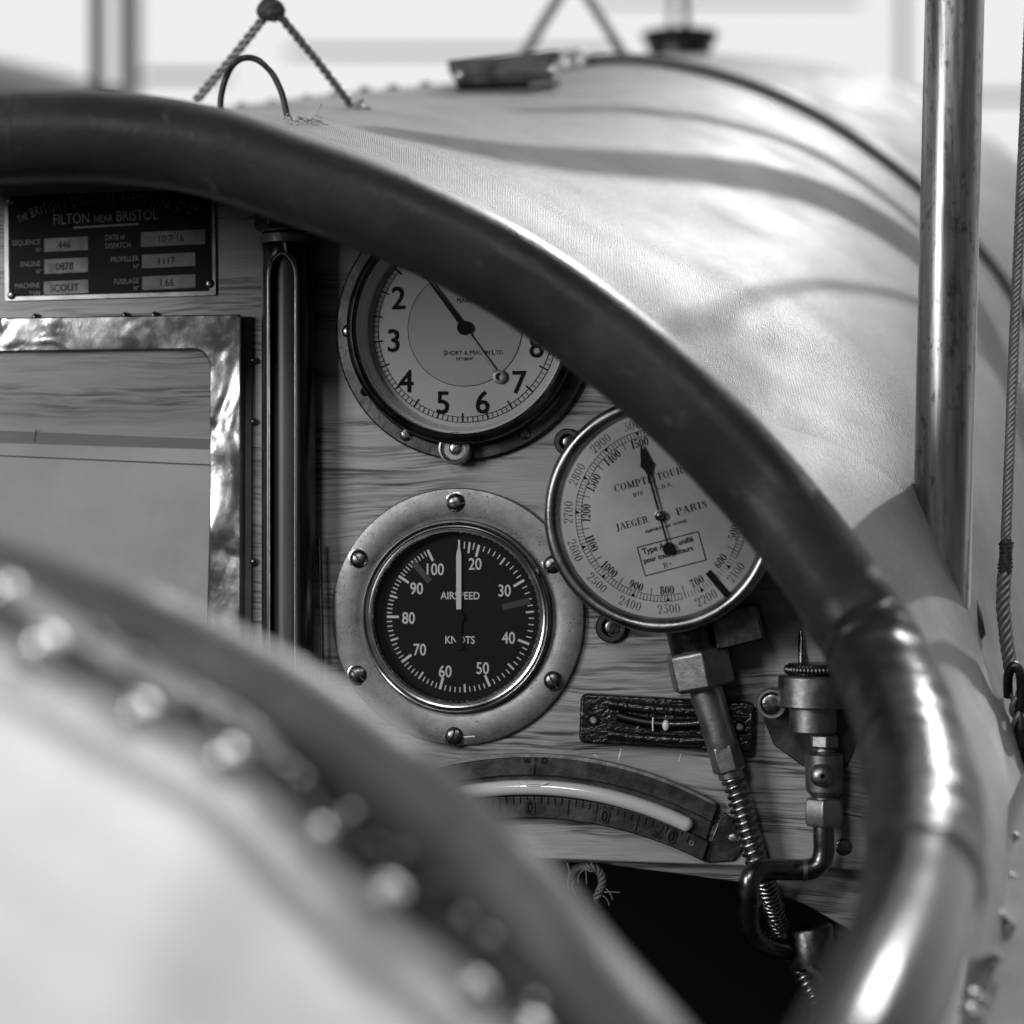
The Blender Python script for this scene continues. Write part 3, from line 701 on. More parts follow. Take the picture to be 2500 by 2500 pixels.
# ================================================================ map case
f = pf(260, 1250)
mc = thing('map_case', 'polished tin map holder frame with rounded window beside the sight tube', 'map case', f.o)
x_l, x_r, y_t, y_b = -560, 352, 474, -700
bm = bmesh.new(); prism(bm, f, [(x_l, y_b), (x_r + 18, y_b), (x_r + 18, y_t - 4), (x_l, y_t - 4)], 0, 12); build('case_back', bm, M['backing'], mc, 30, .0003)
def rr4(l, r, b, t, rad, n=6): return rrect(r - l, t - b, rad, n, (l + r) / 2, (t + b) / 2)
outer = rr4(x_l, x_r, y_b, y_t, 6); inner = rr4(x_l + 82, x_r - 78, y_b + 80, y_t - 82, 46)
bm = bmesh.new(); ringprism(bm, f, outer, inner, 12, 44, 40); build('tin_frame', bm, M['tin'], mc, 30, .0007, seg=3)
bm = bmesh.new(); flat(bm, f, [(x_l + 20, y_b + 20), (x_r - 20, y_b + 20), (x_r - 20, y_t - 20), (x_l + 20, y_t - 20)], 14); build('wooden_backboard', bm, M['wood'], mc, 0)
bm = bmesh.new(); flat(bm, f, rr4(x_l + 60, x_r - 60, y_b + 60, y_t - 60, 30), 36); build('celluloid_window', bm, M['celluloid'], mc, 0)
for x, y, a in ((50, y_t + 4, 0), (125, y_t + 4, 0), (x_r + 22, 365, 0), (x_r + 22, 218, 0), (-180, y_t + 4, 0), (x_r + 22, -120, 0)): screw(mc, f.at(x, y, 6), 9, 10, 30)
mp_ = thing('paper_map', 'folded sheet of pale paper with ruled border inside the map case', 'map', f.pt(0, -200, 22))
bm = bmesh.new(); flat(bm, f, [(-560, -640), (300, -640), (300, 176), (-245, 200), (-560, 214)], 20); build('sheet', bm, M['paper'], mp_, 0)
bm = bmesh.new(); flat(bm, f, [(-560, 180), (300, 150), (300, 175), (-245, 199), (-560, 213)], 21.5); build('folded_edge', bm, M['backing'], mp_, 0)
bm = bmesh.new(); line2(bm, f, (-560, 152), (300, 112), 3, 22.5); line2(bm, f, (274, 110), (252, -640), 3, 22.5); line2(bm, f, (-172, 203), (-176, 172), 3, 22.6)
build('ruled_line', bm, M['paperline'], mp_, 0)

# ================================================================ sight tube
f = pf(735, 1250)
stb = thing('sight_tube', 'tall dark metal fuel sight tube with long slotted window between map case and dials', 'sight tube', f.pt(0, -700, 0))
k = f.k; tz = 40
Ft = Fr(f.pt(0, 0, 60), k, V((1, 0, 0)), V((0, 1, 0)), V((0, 0, 1)))       # n axis = up
bm = bmesh.new()
# open-fronted tube: arc of the wall leaving a slot facing the viewer
def wall_ring(z, half):
    out = []
    for i in range(25):
        a = math.radians(-90 + half + (360 - 2 * half) * i / 24); out.append((62 * math.cos(a), 62 * math.sin(a)))
    return out
zs = [-1200, -600, 0, 560, 580, 600, 612, 620, 690]
hs = [30, 30, 30, 30, 28, 22, 13, .4, .4]
rows = []
for z, hf in zip(zs, hs): rows.append([bm.verts.new(Ft.pt(x - 15, y, z)) for x, y in wall_ring(z, hf)])
for a, b in zip(rows, rows[1:]):
    for i in range(24): bm.faces.new((a[i], a[i + 1], b[i + 1], b[i]))
tb = build('tube_wall', bm, M['tube'], stb, 50)
sm = tb.modifiers.new('solid', 'SOLIDIFY'); sm.thickness = k * 6; sm.offset = 0
bm = bmesh.new()
for sgn in (1, -1):
    pts_ = [Ft.pt(-15 + sgn * 63 * math.sin(math.radians(hf)), -63 * math.cos(math.radians(hf)), z) for z, hf in zip(zs[:-1], [max(h_, .5) for h_ in hs[:-1]])]
    tube(bm, pts_, k * 2.6, 6)
build('window_lip', bm, M['brass'], stb, 60)
bm = bmesh.new(); lathe(bm, Ft.at(-15, 0, 0), [(40, -1200), (40, 640)], 32); build('glass_tube', bm, M['column'], stb, 60)
Ft2 = Ft.at(-15, 0, 0)
bm = bmesh.new(); lathe(bm, Ft2, [(60, 645), (68, 648), (68, 668), (60, 672)], 48); lathe(bm, Ft2, [(62, 672), (66, 676), (66, 684), (58, 690)], 48); build('collar', bm, M['brass'], stb)
bm = bmesh.new(); hexnut(bm, Ft2, 84, 678, 770, 8); build('hex_nut', bm, M['bronze'], stb, 25, .0006)
bm = bmesh.new(); tube(bm, [Ft.pt(72, 8, -1200), Ft.pt(66, 8, -300), Ft.pt(60, 8, -60)], k * 5, 8); build('drain_pipe', bm, M['gunmetal'], stb, 60)

# ================================================================ altimeter
f = pf(1137, 802)
al = thing('altimeter', 'round dark flanged gauge with pale dial and large black numerals running anticlockwise', 'altimeter', f.o)
bm = bmesh.new(); lathe(bm, f, [(0, 0), (322, 0), (322, 12), (318, 15), (292, 16), (286, 20), (284, 26)], 128); build('flange', bm, M['bronze'], al, 30)
bm = bmesh.new(); lathe(bm, f, [(286, 16), (284, 62), (278, 72), (268, 76), (262, 72), (259, 60)], 128); build('bezel', bm, M['gunmetal'], al, 40)
g = f.at(0, 0, 0)
bm = bmesh.new(); lathe(bm, g, [(259, 66), (257, 50), (252, 46), (250, 30), (243, 22), (241, 8)], 128); build('inner_ring', bm, M['wall'], al, 40)
HD = 10
bm = bmesh.new(); disc(bm, g, 246, HD); build('dial', bm, M['dial'], al, 0)
bm = bmesh.new(); disc(bm, g, 141, HD + 1.2); dd = build('centre_disc', bm, M['dial2'], al, 0)
bm = bmesh.new(); HT = HD + 1.4
annulus(bm, g, 216, 217.5, HT); annulus(bm, g, 229, 230.5, HT); annulus(bm, g, 141, 142.6, HT)
A = lambda n_: 188 + 32.2 * (n_ - 3)
for i in range(0, 101):
    a = A(i / 10); mj = i % 5 == 0
    tick(bm, g, a, 207 if mj else 216, 230, 3.6 if mj else 1.6, HT + .3)
for n_ in range(0, 11):
    a = math.radians(A(n_)); R = 179
    ox, oy = {2: (-166, 76), 3: (-178, -28), 4: (-147, -128), 5: (-55, -181), 6: (44, -181), 7: (135, -133), 8: (177, -46)}.get(n_, (R * math.cos(a), R * math.sin(a)))
    text(bm, g, str(n_), ox, oy, HT, 53, 0, .98, 'c', 1.2)
text(bm, g, 'MARK II.', 8, 68, HT + .3, 10.5, 0, 1.0, 'c', .3)
sx_ = -52
for s, cp in (('S', 12), ('HORT', 9.5), (' & ', 9), ('M', 12), ('ASON', 9.5), (' L', 12), ('TD.', 9.5)):
    s2_ = s.strip(); w = text(bm, g, s2_, sx_ + (4 if s[0] == ' ' else 0), -60, HT + .3, cp, 0, 1.0, 'l', .25); sx_ += w + 1.5 + (4 if s[0] == ' ' else 0) + (4 if s[-1] == ' ' else 0)
text(bm, g, 'Nº1804', -2, -75, HT + .3, 8, 0, 1.05, 'c', .25); text(bm, g, 'A', 20, -72, HT + .3, 5.5)
build('dial_printing', bm, M['black'], al, 0)
hd = g.at(0, 0, HD)
bm = bmesh.new(); lathe(bm, hd, [(17, 2), (17, 14), (14, 17), (0, 18)], 32); hub = build('hub', bm, M['black'], al, 40)
bm = bmesh.new(); dr = hd.rot(127)
prism(bm, dr, [(0, -4.5), (200, -1.5), (200, 1.5), (0, 4.5)], 11, 14); build('pointer', bm, M['black'], al, 30)
dr = hd.rot(-54); bm = bmesh.new(); prism(bm, dr, [(0, -3.6), (135, -3.6), (135, 3.6), (0, 3.6)], 6, 9); lathe(bm, dr.at(148, 0, 5), [(17, 0), (17, 4), (15, 5), (9, 5), (8, 1)], 32)
build('pointer_tail', bm, M['rope'], al, 30)
bm = bmesh.new(); disc(bm, g, 258, 58); build('glass', bm, M['glass'], al, 0)
for x, y, sl in ((-290, -4, 75), (-145, -258, -38), (148, -256, 60), (292, 30, 20), (-145, 255, 10), (148, 255, 40)): screw(al, f.at(x, y, 15), 17, 8, sl)
for x, y in ((-249, -153), (250, -143)):
    bm = bmesh.new(); disc(bm, f.at(x, y, 0), 11, 17.2, 24); build('bolt_hole', bm, M['hole'], al, 0)
kf = f.at(-18, -294, 16)
bm = bmesh.new(); lathe(bm, kf, [(34, 0), (40, 6), (40, 34), (38, 40), (34, 41), (32, 36), (27, 30), (0, 30)], 48); kn = build('setting_knob', bm, M['brass'], al, 40)
screw(kn, kf.at(2, 0, 30), 17, 7, 42, M['spring'])

# ================================================================ airspeed indicator
f = pf(1118, 1505)
asi = thing('airspeed_gauge', 'round black dial airspeed gauge in a wide pale metal flange with six screws', 'airspeed gauge', f.o)
bm = bmesh.new(); lathe(bm, f, [(0, 0), (313, 0), (314, 10), (311, 16), (300, 18), (256, 20), (247, 17), (238, 16), (236, 24), (231, 28)], 160); build('flange', bm, M['nickel'], asi, 40)
bm = bmesh.new(); lathe(bm, f, [(236, 12), (233, 36), (229, 42), (224, 40), (220, 34), (216, 33), (212, 38), (208, 38), (205, 33), (204, 10)], 160); build('bezel_ring', bm, M['ring'], asi, 40)
g = f.at(0, 0, -40)
# sunken dial cup
bm = bmesh.new(); lathe(bm, f, [(204, 12), (203, 1), (203, 3)], 128); build('inner_wall', bm, M['blackp'], asi, 40)
HD = 3.0; g = f.at(6, -2, 0)
bm = bmesh.new(); disc(bm, f, 203, HD); build('dial', bm, M['blackdial'], asi, 0)
bm = bmesh.new(); HT = HD + .8
KN = {10: 90.2, 20: 75, 30: 30, 40: -20.4, 50: -66.2, 60: -106, 70: -142.8, 80: -180, 90: -213.2, 100: -243.8}
def ka(v):
    lo = int(v // 10 * 10)
    if v >= 100: return KN[100]
    return KN[lo] + (KN[lo + 10] - KN[lo]) * (v - lo) / 10
for v in range(20, 101):
    a = ka(v)
    if v % 10 == 0: tick(bm, g, a, 153, 183, 6.2, HT)
    elif v % 5 == 0: tick(bm, g, a, 163, 183, 4.6, HT)
    else: tick(bm, g, a, 170, 183, 2.6, HT)
for a, r0, w in ((86.5, 168, 3), (82.5, 158, 5), (79, 168, 3), (90, 168, 3)): tick(bm, g, a, r0, 185, w, HT)
for n_, (x, y) in {20: (1060, 630), 30: (1262, 808), 40: (1288, 1125), 50: (1112, 1330), 60: (855, 1355), 70: (680, 1210), 80: (602, 997), 90: (658, 797), 100: (787, 667)}.items():
    text(bm, g, str(n_), (x - 957) / 2.76, (990 - y) / 2.76, HT, 27.5, 0, .82, 'c', .55)
text(bm, g, 'AIRSPEED', 0, 53, HT, 17.5, 0, .90, 'c', .35); text(bm, g, 'KNOTS', 0, -55, HT, 17.5, 0, .88, 'c', .35)
build('dial_printing', bm, M['whitep'], asi, 0)
bm = bmesh.new()
for a, r0, r1 in ((131, 115, 178), (13.5, 108, 178)):
    bm = bmesh.new(); tick(bm, g, a, r0, r1, 15, HT + .8); build('limit_mark', bm, M['greybar'], asi, 0)
bm = bmesh.new(); prism(bm, g, [(-8, 20), (4.5, 20), (4.5, 150), (3.8, 158), (1.2, 170), (1.2, 189), (-3.4, 189), (-3.4, 170), (-7.2, 158), (-8, 150)], 9, 11.5); build('pointer', bm, M['whitep'], asi, 0)
bm = bmesh.new(); prism(bm, g, [(-8, 19.8), (4.5, 19.8), (6, -60), (9, -66), (8, -76), (-1.7, -80), (-11, -76), (-12, -66), (-9, -60)][::-1], 8, 10); lathe(bm, g.at(-2, 0, 8), [(14, 0), (14, 5), (0, 6)], 32)
build('pointer_tail', bm, M['blackdial'], asi, 30)
bm = bmesh.new(); disc(bm, f, 204, 22); build('glass', bm, M['glass'], asi, 0)
for x, y, sl in ((1113, 1228, 2), (877, 1365, -50), (874, 1647, -38), (1109, 1797, 80), (1350, 1661, -58), (1350, 1378, 40)):
    p = pf(x, y, .018 * .17); q_ = f.at(0, 0, 18); g2 = Fr(p.o, f.k)
    screw(asi, g2, 23, 13, sl)
    bm = bmesh.new(); lathe(bm, g2, [(24, -2), (27, .8), (26, 1.2), (22, 1.2)], 32); build('countersink', bm, M['ring'], asi, 60)
bm = bmesh.new(); line2(bm, f, (18, -292), (46, -290), 3, 20.2); build('scratch', bm, M['whitep'], asi, 0)

# ================================================================ rev counter
HB = .040
fw = pf(1612, 1258, HB)                         # frame on the face of the drum
n_t = (V((0, -1, 0)) + V((-.045, 0, -.055))).normalized(); u_t = (V((1, 0, 0)) - n_t * n_t.x).normalized(); v_t = -n_t.cross(u_t) if (-n_t.cross(u_t)).z > 0 else n_t.cross(u_t)
f = Fr(fw.o, fw.k, u_t, v_t, n_t)
tch = thing('rev_counter', 'round engine speed counter with tilted pale dial and two rings of serif figures', 'rev counter', pf(1640, 1270).o)
bm = bmesh.new(); lathe(bm, f, [(0, -235), (262, -232), (276, -225), (280, -30), (290, -24), (290, -6), (288, 4)], 128); build('drum', bm, M['brass'], tch, 35)
bm = bmesh.new(); lathe(bm, f, [(290, -8), (289, 4), (284, 14), (276, 19), (266, 18), (258, 10), (254, 2), (251, -6)], 128); build('bezel', bm, M['bez'], tch, 50)
HD = -4
bm = bmesh.new(); disc(bm, f, 254, HD); build('dial', bm, M['paledial'], tch, 0)
bm = bmesh.new(); HT = HD + .9
annulus(bm, f, 196.2, 197.4, HT, -30, 285, 200); annulus(bm, f, 211, 212.2, HT, -30, 285, 200)
TA = lambda v: 178.2 - (v - 1200) * .2415
v = 450
while v <= 1560:
    a = TA(v)
    tick(bm, f, a, 197, 212, 1.2, HT + .1)
    if abs((v % 100) - 50) < 1e-6: tick(bm, f, a, 180, 212, 1.6, HT + .1)
    if v % 100 < 1e-6:
        c, q = math.cos(math.radians(a)), math.sin(math.radians(a))
        tri = [(200, 0), (212, 5.5), (212, -5.5)]
        flat(bm, f, [(x * c - y * q, x * q + y * c) for x, y in tri], HT + .2)
    v += 10
for n_ in range(500, 1501, 100):
    a = TA(n_); rot = a - 90 if a < 190 else a - 270
    c, q = math.cos(math.radians(a)), math.sin(math.radians(a))
    serif(bm, f, str(n_), 184 * c if n_ not in (1200,) else 185 * c, 184 * q, HT, 21, rot, .86, 'c', 1.3)
build('speed_figures', bm, M['black'], tch, 0)
bm = bmesh.new()
for n_ in range(2100, 3001, 100):
    a = TA(n_ - 1500); rot = a - 90 if a < 190 else a - 270
    c, q = math.cos(math.radians(a)), math.sin(math.radians(a))
    serif(bm, f, str(n_), 230 * c, 230 * q, HT, 22.5, rot, .98, 'c', .8)
build('outer_figures', bm, M['gunmetal'], tch, 0)
bm = bmesh.new()
def z4(x, y): return ((x - 930) / 2.972, (832 - y) / 2.972)
r_ = 15.5
x, y = z4(590, 640); serif(bm, f, 'COMPTE', x, y, HT, 17.5, r_ - 1, 1.12, 'l', 1.1, .1)
x, y = z4(905, 555); serif(bm, f, 'TOURS', x, y, HT, 17.5, r_, 1.12, 'l', 1.1, .1)
x, y = z4(730, 686); serif(bm, f, 'BTE', x, y, HT, 9, r_, 1.25, 'l', 1.2, .12)
x, y = z4(862, 648); serif(bm, f, 'S.G.D.G.', x, y, HT, 9, r_, 1.25, 'l', 1.2, .14)
x, y = z4(600, 925); serif(bm, f, 'JAEGER', x, y, HT, 17, r_, 1.05, 'l', 1.15, .08)
x, y = z4(1045, 808); serif(bm, f, 'PARIS', x, y, HT, 17, r_, 1.25, 'l', 1.15, .12)
x, y = z4(972, 912); serif(bm, f, 'IMPORTE DE SUISSE', x, y, HT, 6.5, r_, 1.35, 'c', 1.7, .08)
bx = [z4(757, 1068), z4(1205, 950), z4(1262, 1155), z4(815, 1275)]
for a, b in zip(bx, bx[1:] + bx[:1]): line2(bm, f, a, b, 2.6, HT)
x, y = z4(795, 1098); text(bm, f, 'Type A', x, y, HT, 14, r_, .92, 'l', .5)
x, y = z4(1062, 1030); text(bm, f, 'unifié', x, y, HT, 13, r_, .92, 'l', .5)
x, y = z4(806, 1165); text(bm, f, 'pour tous moteurs', x, y, HT, 12.5, r_, .90, 'l', .5)
x, y = z4(948, 1200); serif(bm, f, 'R=', x, y, HT, 14, r_, 1.1, 'l', 1.0, .1)
build('dial_lettering', bm, M['black'], tch, 0)
bm = bmesh.new(); dr = f.rot(105)
prism(bm, dr, [(-70, -2.2), (80, -2.6), (100, -3.2), (114, -7), (128, -15), (140, -10), (160, -6), (178, -1), (178, 1), (160, 6), (140, 10), (128, 15), (114, 7), (100, 3.2), (80, 2.6), (-70, 2.2)], 6, 8)
lathe(bm, dr.at(-84, 0, 5), [(15.5, 0), (15.5, 3), (0, 4)], 32); build('pointer', bm, M['black'], tch, 30)
bm = bmesh.new(); lathe(bm, f, [(13, 4), (13, 12), (10, 13), (7, 11), (5, 12), (0, 12)], 32); build('hub', bm, M['gunmetal'], tch, 40)
bm = bmesh.new(); tick(bm, f, -49.8, 180, 255, 17, HT + 2); build('limit_mark', bm, M['black'], tch, 0)
bm = bmesh.new(); disc(bm, f, 256, 9); build('glass', bm, M['glass'], tch, 0)
for (x, y, r) in ((1387, 1079, 33), (1493, 1531, 38)):
    g = pf(x, y); bm = bmesh.new(); lathe(bm, g, [(r * .55, 0), (r * .55, 12), (r * .62, 15), (r * .9, 15), (r, 11), (r, 0)], 40); lug = build('fixing_lug', bm, M['bronze'], tch)
    screw(lug, g.at(0, 0, 1), r * .5, 5, 70)
bm = bmesh.new(); g = pf(1800, 1530, .02); prism(bm, g.rot(14), rrect(120, 92, 10, 3), -110, 20); build('side_drive', bm, M['gunmetal'], tch, 30, .001)
# neck under the drum with serial stamping
DT = 1 - HB + .012
ax = axf(1688, 1538, DT, 13)
bm = bmesh.new(); lathe(bm, ax, [(0, -30), (62, -30), (62, 50), (58, 56), (0, 56)], 48); build('drive_neck', bm, M['bronze'], tch, 35)
nf = Fr(ax.pt(0, 66, 34), ax.k, ax.u, -ax.n, -FWD)
bm = bmesh.new(); text(bm, nf, '34668', -4, 12, 0, 14, 0, .9); text(bm, nf, '9', 4, -10, 0, 14, 90, .9); build('serial_stamp', bm, M['black'], tch, 0)

# ================================================================ drive cable: nut, sleeve and spring hose
cb = thing('drive_cable', 'ribbed metal flexible hose with hexagon nut hanging from the rev counter', 'flexible cable', P(1727, 1635, DT))
ax = axf(1700, 1590, DT, 13)
bm = bmesh.new(); hexnut(bm, ax, 82, -6, 92, 90 - 4, .08); build('hex_nut', bm, M['brass'], cb, 25, .0006)
ax2 = axf(1722, 1680, DT, 17)
bm = bmesh.new(); lathe(bm, ax2, [(0, -6), (40, -6), (41, 20), (39, 80), (40, 130), (38, 150), (0, 150)], 40); build('sleeve', bm, M['brassl'], cb, 35)
ax3 = axf(1766, 1823, DT, 15)
bm = bmesh.new(); hexnut(bm, ax3, 41, -6, 62, 70, .05); lathe(bm, ax3, [(0, 60), (31, 60), (31, 78), (0, 78)], 32); build('ferrule', bm, M['brassl'], cb, 25, .0004)
hose = [(1784, 1880, DT), (1795, 1920, DT), (1812, 1975, DT), (1832, 2050, DT), (1850, 2110, DT + .002), (1875, 2170, DT + .012), (1900, 2240, DT + .03), (1925, 2300, DT + .05), (1955, 2360, DT + .05), (1985, 2420, DT + .05), (2030, 2500, DT + .05)]
hp = [P(*p) for p in catmull(hose, 10)]
def hose_r(i): return .0046
bm = bmesh.new(); tube(bm, hp, .0036, 14)
twisted(bm, hp, .00395, 1, 1 / .0031, .00135, .0005, 8)
build('spring_hose', bm, M['spring'], cb, 60)

# ================================================================ slip indicator
f = pf(1630, 1762).rot(-2.3)
sl = thing('slip_indicator', 'small black crinkle painted slip gauge with curved glass tube and white ball', 'slip gauge', f.o)
bm = bmesh.new(); w2, h2 = 212, 60
prism(bm, f, rrect(424, 122, 16, 4), 0, 40); build('housing', bm, M['crinkle'], sl, 30, .0012, seg=3)
# raised brows above and below the tube
def arcpts(x0, x1, sag, y0, n=20): return [(x0 + (x1 - x0) * i / n, y0 - sag * (1 - ((x0 + (x1 - x0) * i / n) / ((x1 - x0) / 2)) ** 2)) for i in range(n + 1)]
for nm, y0, sag, w in (('upper_brow', 40, 8, 18), ('lower_brow', -34, 6, 18)):
    bm = bmesh.new(); tube(bm, [f.pt(x, y, 40) for x, y in arcpts(-140, 140, sag, y0)], f.k * w * .75, 14); build(nm, bm, M['crinkle'], sl, 60)
bm = bmesh.new(); tp = [f.pt(x, y, 42) for x, y in arcpts(-118, 118, 15, 12)]; tube(bm, tp, f.k * 12, 16); build('tube_liquid', bm, M['blackp'], sl, 60)
bm = bmesh.new(); tube(bm, tp, f.k * 13.5, 16); build('glass_tube', bm, M['glass'], sl, 60)
bm = bmesh.new(); sphere(bm, f.pt(2, -4, 54), f.k * 9, 20, 12, (1, 1, 1.5)); build('ball', bm, M['whitep'], sl)
bm = bmesh.new(); tube(bm, [f.pt(-30, 13 - 0, 52), f.pt(-30, -2, 57), f.pt(-29, -19, 52)], f.k * 2.2, 8); build('centre_mark', bm, M['whitep'], sl, 60)
for x in (-176, 178):
    bm = bmesh.new(); lathe(bm, f.at(x, -3 if x < 0 else 0, 0), [(16, 40.6), (13, 40.9), (0, 40.9)], 24); ho = build('screw_recess', bm, M['hole'], sl)
    bm = bmesh.new(); lathe(bm, f.at(x, -3 if x < 0 else 0, 38), [(10, 0), (10, 5), (6, 8), (0, 8)], 20); build('pin', bm, M['brassl'], ho)

# ================================================================ clinometer (arc level)
f = pf(1310, 1838); fx = lambda px, py: ((px - 1310), (1838 - py))
cl = thing('arc_level', 'curved brass clinometer with milky bubble tube and raised degree figures on lower panel', 'clinometer', f.o)
RO = 940
def arc(x, y0, R): return y0 - (R - math.sqrt(R * R - x * x))
xs = [-520 + 1 * (400 + 520) * i / 60 for i in range(61)]
def band(bm, x0, x1, yo, yi, h0, h1, Rr=RO, n=60, hb=None):
    """strip between two arcs; x0..x1 at the top edge, bottom edge pulled in"""
    top = []; bot = []
    for i in range(n + 1):
        x = x0 + (x1 - x0) * i / n; top.append((x, arc(x, yo, Rr)))
        xb = x * (1 - .10 * (yo - yi) / 155); bot.append((xb, arc(xb, yi, Rr)))
    prism(bm, f, bot + top[::-1], h0, h1)
bm = bmesh.new(); band(bm, -520, 446, 0, -52, 0, 30); build('upper_bar', bm, M['bronze'], cl, 25, .0005)
bm = bmesh.new(); band(bm, -520, 440, 2, -8, 30, 33); build('upper_ridge', bm, M['brass'], cl, 25, .0002)
bm = bmesh.new(); band(bm, -500, 428, -54, -102, 0, 16); build('tube_trough', bm, M['bronze'], cl, 25)
bm = bmesh.new(); band(bm, -490, 424, -102, -156, 0, 32); sb = build('scale_bar', bm, M['bronze'], cl, 25, .0005)
tubep = []
for i in range(50):
    x = -480 + (368 + 480) * i / 49; tubep.append(f.pt(x, arc(x, -82, RO * .94), 24))
bm = bmesh.new(); nn = len(tubep); tube(bm, tubep, [f.k * 18.5] * nn, 20); sphere(bm, tubep[-1], f.k * 18.5, 20, 12); build('bubble_tube', bm, M['fluid'], cl, 60)
bm = bmesh.new(); tube(bm, [f.pt(x, -70 - 10 * (1 - (x / 36) ** 2) + 4, 43.5) for x in range(-34, 35, 4)], f.k * 1.8, 8); tube(bm, [f.pt(x, -72 - 5 * (1 - (x / 36) ** 2) + 6, 44) for x in range(-30, 31, 4)], f.k * 1.2, 8)
build('bubble', bm, M['whitep'], cl, 60)
bm = bmesh.new()
def on_arc(t):                                # degree reading -> x on the scale
    return t * 17.2
for t in range(-14, 23):
    x = on_arc(t); a = -x / (RO * .9); y = arc(x, -103, RO * .94); L = 40 if t % 5 == 0 else 18
    if t in (0, 10, 11, 20, 21): L = 8
    n0 = (x, y); n1 = (x + L * math.sin(a) * .9 * 1, y - L * math.cos(a))
    line2(bm, f, n0, n1, 3.0, 32.6)
text(bm, f, 'W', -18, -16, 33.6, 14, 0, .9, 'c', .3); text(bm, f, 'D', 24, -15, 33.6, 14, 0, .9, 'c', .3)
line2(bm, f, (3, -8), (3, -24), 2, 33.6); line2(bm, f, (3, -8), (-2, -16), 2, 33.6); line2(bm, f, (3, -8), (8, -16), 2, 33.6); line2(bm, f, (1, -26), (-1, -50), 3, 33.6)
build('engraving', bm, M['black'], cl, 0)
for s, x, y, rot in (('0', -10, -129, 0), ('1', 148, -140, -9), ('0', 172, -146, -10), ('2', 302, -178, -18), ('0', 334, -192, -20)):
    fr_ = f.at(x, y, 32).rot(rot)
    bm = bmesh.new()
    if s == '0': prism(bm, fr_, rrect(25, 36, 10, 4), -2, 3)
    else: text(bm, fr_, s, 0, 0, 3, 33, 0, 1.0, 'c', 2.0)
    nb = build('raised_figure', bm, M['gunmetal'], sb, 30, .0003 if s == '0' else 0)
    if s == '0':
        bm = bmesh.new(); text(bm, fr_, '0', 0, 0, 4.2, 25, 0, .8, 'c', .3); build('figure_engraving', bm, M['black'], nb, 0)
bm = bmesh.new(); lathe(bm, f.at(382, -206, 32), [(6, 0), (6, 2), (3.5, 2), (3, 0)], 20); build('rivet', bm, M['brass'], cl)
# end bracket, set lower, with screw
bm = bmesh.new()
def F_(px, py): return (px - 1310, 1838 - py)
prism(bm, f, [F_(1716, 2090), F_(1724, 2094), F_(1790, 2088), F_(1812, 2060), F_(1790, 1985), F_(1764, 1972)], 0, 12); build('end_bracket', bm, M['gunmetal'], cl, 25, .0004)
fe = pf(1757, 2036, .0022); bm = bmesh.new(); text(bm, fe, 'LONDON', 0, 0, 0, 13, 72, .8, 'c', .3); build('maker_stamp', bm, M['bronze'], cl, 0)
screw(cl, pf(1790, 2046, .002), 13, 6, -25, M['brassl'])

# ================================================================ primer valve with pipe
DV = .965
vl = thing('primer_valve', 'brass fuel valve with knurled round cap, hexagon nut and bent copper pipe', 'fuel valve', P(1990, 1680, DV))
k_ = DV * S
def vax(px, py): return axf(px, py, DV, 0)
a0 = vax(1985, 1618)
bm = bmesh.new(); lathe(bm, a0, [(0, 2), (60, 2), (64, 8), (64, 26), (60, 30), (0, 30)], 64)
for i in range(44):
    a = 2 * PI * i / 44; sphere(bm, a0.pt(66 * math.cos(a), 66 * math.sin(a), 16), k_ * 5.5, 8, 6, (1, 1, 1.8))
build('knurled_cap', bm, M['gunmetal'], vl, 40)
bm = bmesh.new(); lathe(bm, a0, [(0, 30), (82, 30), (85, 34), (86, 104), (83, 108), (0, 108)], 64); build('valve_head', bm, M['brass'], vl, 30)
bm = bmesh.new(); lathe(bm, a0, [(0, 107), (58, 107), (58, 166), (52, 172), (46, 173), (0, 173)], 48); build('lower_body', bm, M['brass'], vl, 30)
a1 = vax(2012, 1620)
bm = bmesh.new(); hexnut(bm, a1, 36, 172, 206, 90); lathe(bm, a1, [(0, 205), (24, 205), (27, 212), (24, 220), (0, 220)], 32); build('lock_nut', bm, M['brassl'], vl, 25, .0003)
bm = bmesh.new(); lathe(bm, a1, [(0, 218), (40, 218), (46, 222), (46, 290), (44, 310), (30, 326), (30, 332), (0, 332)], 40); ck = build('cock_body', bm, M['brass'], vl, 30)
bm = bmesh.new(); fb = Fr(a1.pt(-12, 44, 268), k_, RGT, UP, -FWD); lathe(bm, fb, [(29, -4), (28, 8), (22, 18), (10, 24), (6, 24), (5, 20), (0, 20)], 32); build('ball_plug', bm, M['brassl'], ck, 50)
bm = bmesh.new(); disc(bm, fb, 5, 20.5, 20); build('plug_hole', bm, M['hole'], ck, 0)
bm = bmesh.new(); hexnut(bm, a1, 50, 328, 396, 90 + 12, .16); build('union_nut', bm, M['brassl'], vl, 25, .0005)
g = pf(1884, 1718, .012); bm = bmesh.new(); lathe(bm, g, [(26, -60), (26, 4), (29, 7), (35, 7), (37, 3), (37, -60)], 40); ey = build('fixing_eye', bm, M['brass'], vl, 30); screw(ey, g.at(0, 0, 0), 24, 4, 2)
bm = bmesh.new(); prism(bm, pf(2000, 1790), [(-145, 60), (-110, -30), (-40, -80), (60, -95), (100, 0), (60, 90), (-60, 110)], 2, 10); build('mounting_flange', bm, M['bronze'], vl, 30, .0004)
